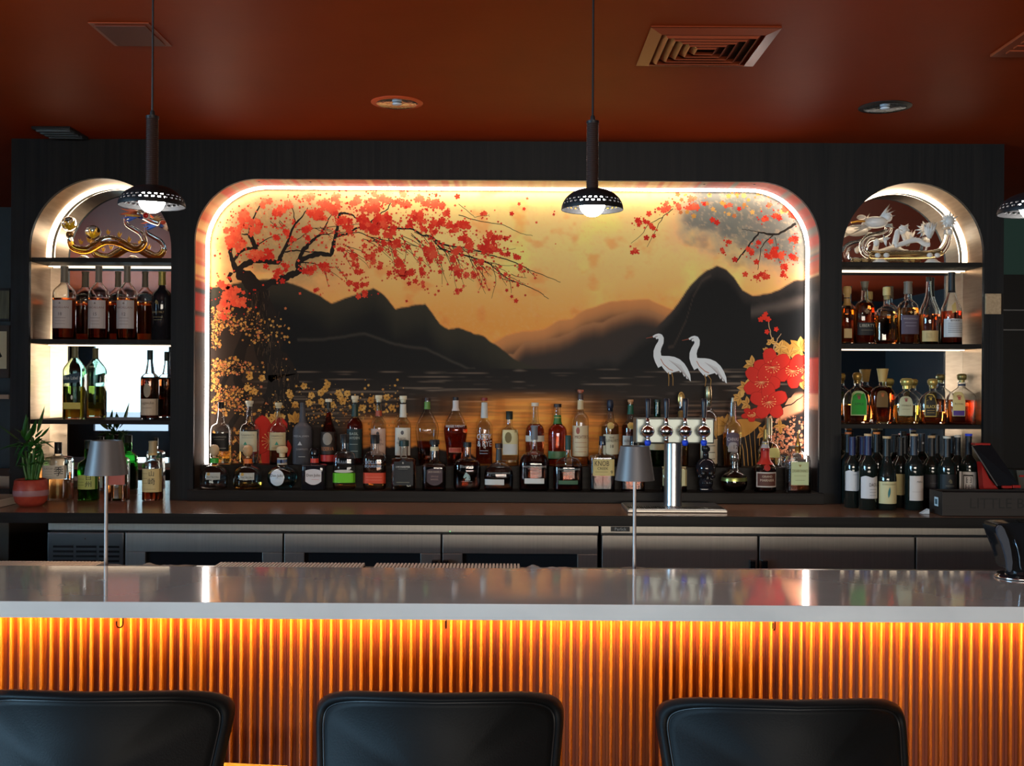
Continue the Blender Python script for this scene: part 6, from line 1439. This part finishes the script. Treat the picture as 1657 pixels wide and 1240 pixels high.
for i, p in enumerate(path):
    q = i/(len(path)-1); rad.append((4.0 + 3.6*math.sin(math.pi*min(1, q*1.25))**.7 if q < .75 else 4.6-1.6*(q-.75)/.25)*s_)
rad = [max(r, 3.0*s_) for r in rad]
MB().tube(path, rad, 16).build('glass_body', DG, t, True)
lo, hi = 4, int(len(path)*.78)
m = MB(); seg_ = path[lo:hi]; sr = [max(r-.0022, .003) for r in rad[lo:hi]]
m.tube([p+Vector((0, 0, -.0012)) for p in seg_], [r*.86 for r in sr], 14)
# spirit only fills below the crest
bmesh.ops.bisect_plane(m.bm, geom=m.bm.verts[:]+m.bm.edges[:]+m.bm.faces[:], plane_co=(0, 0, P(170, 391, YDg).z), plane_no=(0, 0, 1), clear_outer=True)
bmesh.ops.holes_fill(m.bm, edges=m.bm.edges)
m.build('spirit', mat('amber_spirit', (.86, .40, .05), .0, trans=.9, ior=1.36), t, True)
m = MB()
for px in (136, 216):
    m.lathe([(0, ZS+.0006), (11*s_, ZS+.0006), (12*s_, ZS+.004), (7*s_, ZS+.010), (5*s_, ZS+.018), (0, ZS+.018)], (L(px, 400)[0], YDg, 0), 20)
m.build('foot', DG, t, True)
m = MB(); c = L(113, 363); m.sphere(c, 13*s_, 1, 1, .95, 20, 14); m.build('flower_globe', DG, t, True)
m = MB(); spikes(m, (c[0], c[1]-.0, c[2]-6*s_), [(math.cos(a)*.7, math.sin(a)*.7, b) for a in np.arange(0, 6.28, .7) for b in (.5, 1.4)], 12*s_, 1.6*s_)
m.build('gold_flower', flat((236, 196, 30), .4), t)
m = MB(); m.lathe([(0, 0), (5.5*s_, 0), (6*s_, 5*s_), (4*s_, 9*s_), (0, 9*s_)], (c[0], c[1], P(113, 384, YDg).z+.001), 16); m.build('collar', flat((150, 110, 60), .35, .7), t, True)
m = MB()
for px, py in ((131, 392), (144, 389), (158, 378), (175, 376), (193, 380), (209, 388)): spikes(m, L(px, py+3), [(-.5, 0, 1), (0, -.2, 1), (.5, .1, .8)], 9*s_, 1.8*s_)
m.build('back_fins', flat((222, 160, 44), .35), t)
hc = L(228, 349)
m = MB()
m.tube(cat_pts([L(205, 352), L(216, 346), L(230, 350), L(246, 358), L(258, 362)]), [5*s_*k for k in [1.0+.0*i for i in range(25)]], 12)
m.sphere(L(226, 346), 8*s_, 1.3, .9, .8, 16, 10); m.build('head', DG, t, True)
m = MB(); spikes(m, L(222, 345), [(-1, a, b) for a in (-.4, 0, .4) for b in (-.1, .25, .6, 1)], 26*s_, 2.4*s_); m.build('orange_mane', flat((226, 96, 40), .4), t)
m = MB(); spikes(m, L(222, 350), [(-1, a, b) for a in (-.3, 0, .3) for b in (-.5, -.2, .05)], 22*s_, 2.2*s_); spikes(m, L(224, 350), [(1, a, b) for a in (-.3, .2) for b in (-.25, .1)], 14*s_, 2*s_); m.build('blue_mane', flat((50, 100, 210), .35), t)
m = MB(); spikes(m, L(218, 350, -.01), [(-1, -.4, 0), (-1, -.4, .15), (1, -.4, -.1)], 20*s_, 2*s_); m.build('gold_whisker', flat((226, 166, 60), .35), t)
m = MB(); m.sphere(L(238.5, 350, -.022), 4.2*s_, 1, .6, 1, 14, 10); m.build('red_eye', flat((196, 20, 20), .25), t, True)
m = MB(); m.sphere(L(238.5, 350, -.014), 6.4*s_, 1, .6, 1, 16, 10); m.build('eye_rim', flat((226, 196, 186), .3), t, True)
m = MB(); spikes(m, L(248, 355), [(1, -.3, .3), (1, 0, -.2), (1, .3, .1), (.8, -.3, .6)], 16*s_, 2.0*s_); m.build('crest', flat((196, 150, 96), .35), t)
m = MB(); m.sphere(L(264, 360), 4.5*s_, 1, 1, .8, 12, 8); m.build('red_tongue_ball', flat((226, 84, 54), .35), t, True)

# clear one, with a second small glass dragon inside
t = empty('dragon_decanter', L(1455, 420), 'clear glass dragon decanter with a little crystal dragon on its back and pale rosette tail', 'decanter', 'dragon decanters')
t.location.z = ZS
path = cat_pts([L(1438, 363), L(1436, 375), L(1422, 381), L(1405, 386), L(1397, 397), L(1402, 410), L(1420, 413), L(1450, 412.5), L(1480, 412.5), L(1505, 412), L(1521, 408), L(1530, 396), L(1533, 384), L(1534, 372)])
rad = [(6.2 + 1.2*math.sin(math.pi*i/(len(path)-1)))*s_ for i in range(len(path))]
MB().tube(path, rad, 16).build('glass_body', DG, t, True)
m = MB(); m.tube([p+Vector((0, 0, -.002)) for p in path[32:62]], [r*.62 for r in rad[32:62]], 12); m.build('spirit', mat('straw_spirit', (.86, .66, .34), .0, trans=.9, ior=1.36), t, True)
m = MB()
for px in (1424, 1508): m.lathe([(0, ZS+.0006), (14*s_, ZS+.0006), (15*s_, ZS+.004), (10*s_, ZS+.012), (7*s_, ZS+.022), (0, ZS+.022)], (L(px, 400)[0], YDg, 0), 20)
for px in (1418, 1432, 1502, 1514): m.sphere(L(px, 414, -.02), 5*s_, 1, .8, .8, 10, 8)
m.build('foot', DGF, t, True)
m = MB(); m.sphere(L(1416, 360), 13*s_, 1.6, .9, .75, 16, 10); m.sphere(L(1394, 352), 6*s_, 1.3, .8, .7, 12, 8); m.sphere(L(1436, 352), 8*s_, 1, .8, 1, 12, 8)
spikes(m, L(1425, 352), [(1, a, b) for a in (-.4, 0, .4) for b in (.1, .5, .9, 1.5)], 24*s_, 2.6*s_); spikes(m, L(1432, 365), [(1, a, b) for a in (-.3, .3) for b in (-.3, .0)], 16*s_, 2.4*s_)
spikes(m, L(1404, 366), [(-1, a, b) for a in (-.4, 0, .3) for b in (-.5, -.25, 0)], 30*s_, 2.4*s_)
m.build('head', DGF, t, True)
m = MB(); m.tube([L(1376, 361, -.01), L(1386, 359, -.014), L(1398, 359, -.014)], 1.5*s_, 6); m.build('gold_lip', flat((220, 160, 60), .3, .8), t)
m = MB(); c = L(1535, 358); m.sphere(c, 9*s_, 1, 1, 1, 14, 10); spikes(m, c, [(math.cos(a), b, math.sin(a)) for a in np.arange(0, 6.28, .52) for b in (-.5, .4)], 16*s_, 3.4*s_); m.build('rosette_tail', DGF, t, True)
m = MB(); m.lathe([(0, 0), (6.5*s_, 0), (7*s_, 6*s_), (5*s_, 9*s_), (0, 9*s_)], (c[0], c[1], P(1534, 380, YDg).z), 16); m.build('collar', DGF, t, True)
m = MB(); m.tube(cat_pts([L(1448, 396), L(1451, 382), L(1453, 374), L(1460, 377), L(1466, 371)], 5), [5*s_-i*.1*s_ for i in range(21)], 10)
m.tube(cat_pts([L(1448, 398), L(1462, 394), L(1474, 390), L(1486, 389), L(1496, 395), L(1504, 396)], 4), 4*s_, 10)
m.sphere(L(1462, 369), 5*s_, 1.6, .8, .8, 12, 8); spikes(m, L(1464, 368), [(1, 0, .4), (1, .2, .9), (-1, 0, .6), (.6, -.2, -.7), (1, 0, -.6)], 11*s_, 2*s_)
spikes(m, L(1476, 388), [(-.4, 0, 1), (.4, 0, 1), (1.4, 0, 1)], 9*s_, 1.6*s_)
m.sphere(L(1418, 392), 6*s_, .8, .7, 1.2, 10, 8); spikes(m, L(1432, 388), [(.6, 0, 1), (1, 0, .4), (.2, 0, -1), (-.4, 0, .8)], 12*s_, 3*s_)
m.build('little_dragon', DGF, t, True)
m = MB(); c = L(1504, 385); spikes(m, c, [(math.cos(a)*.45, b, 1) for a in np.arange(0, 6.28, .6) for b in (-.4, 0, .4)], 26*s_, 3*s_); m.sphere(L(1504, 372), 8*s_, 1, .7, 1.5, 12, 10); m.build('little_tail', DGF, t, True)
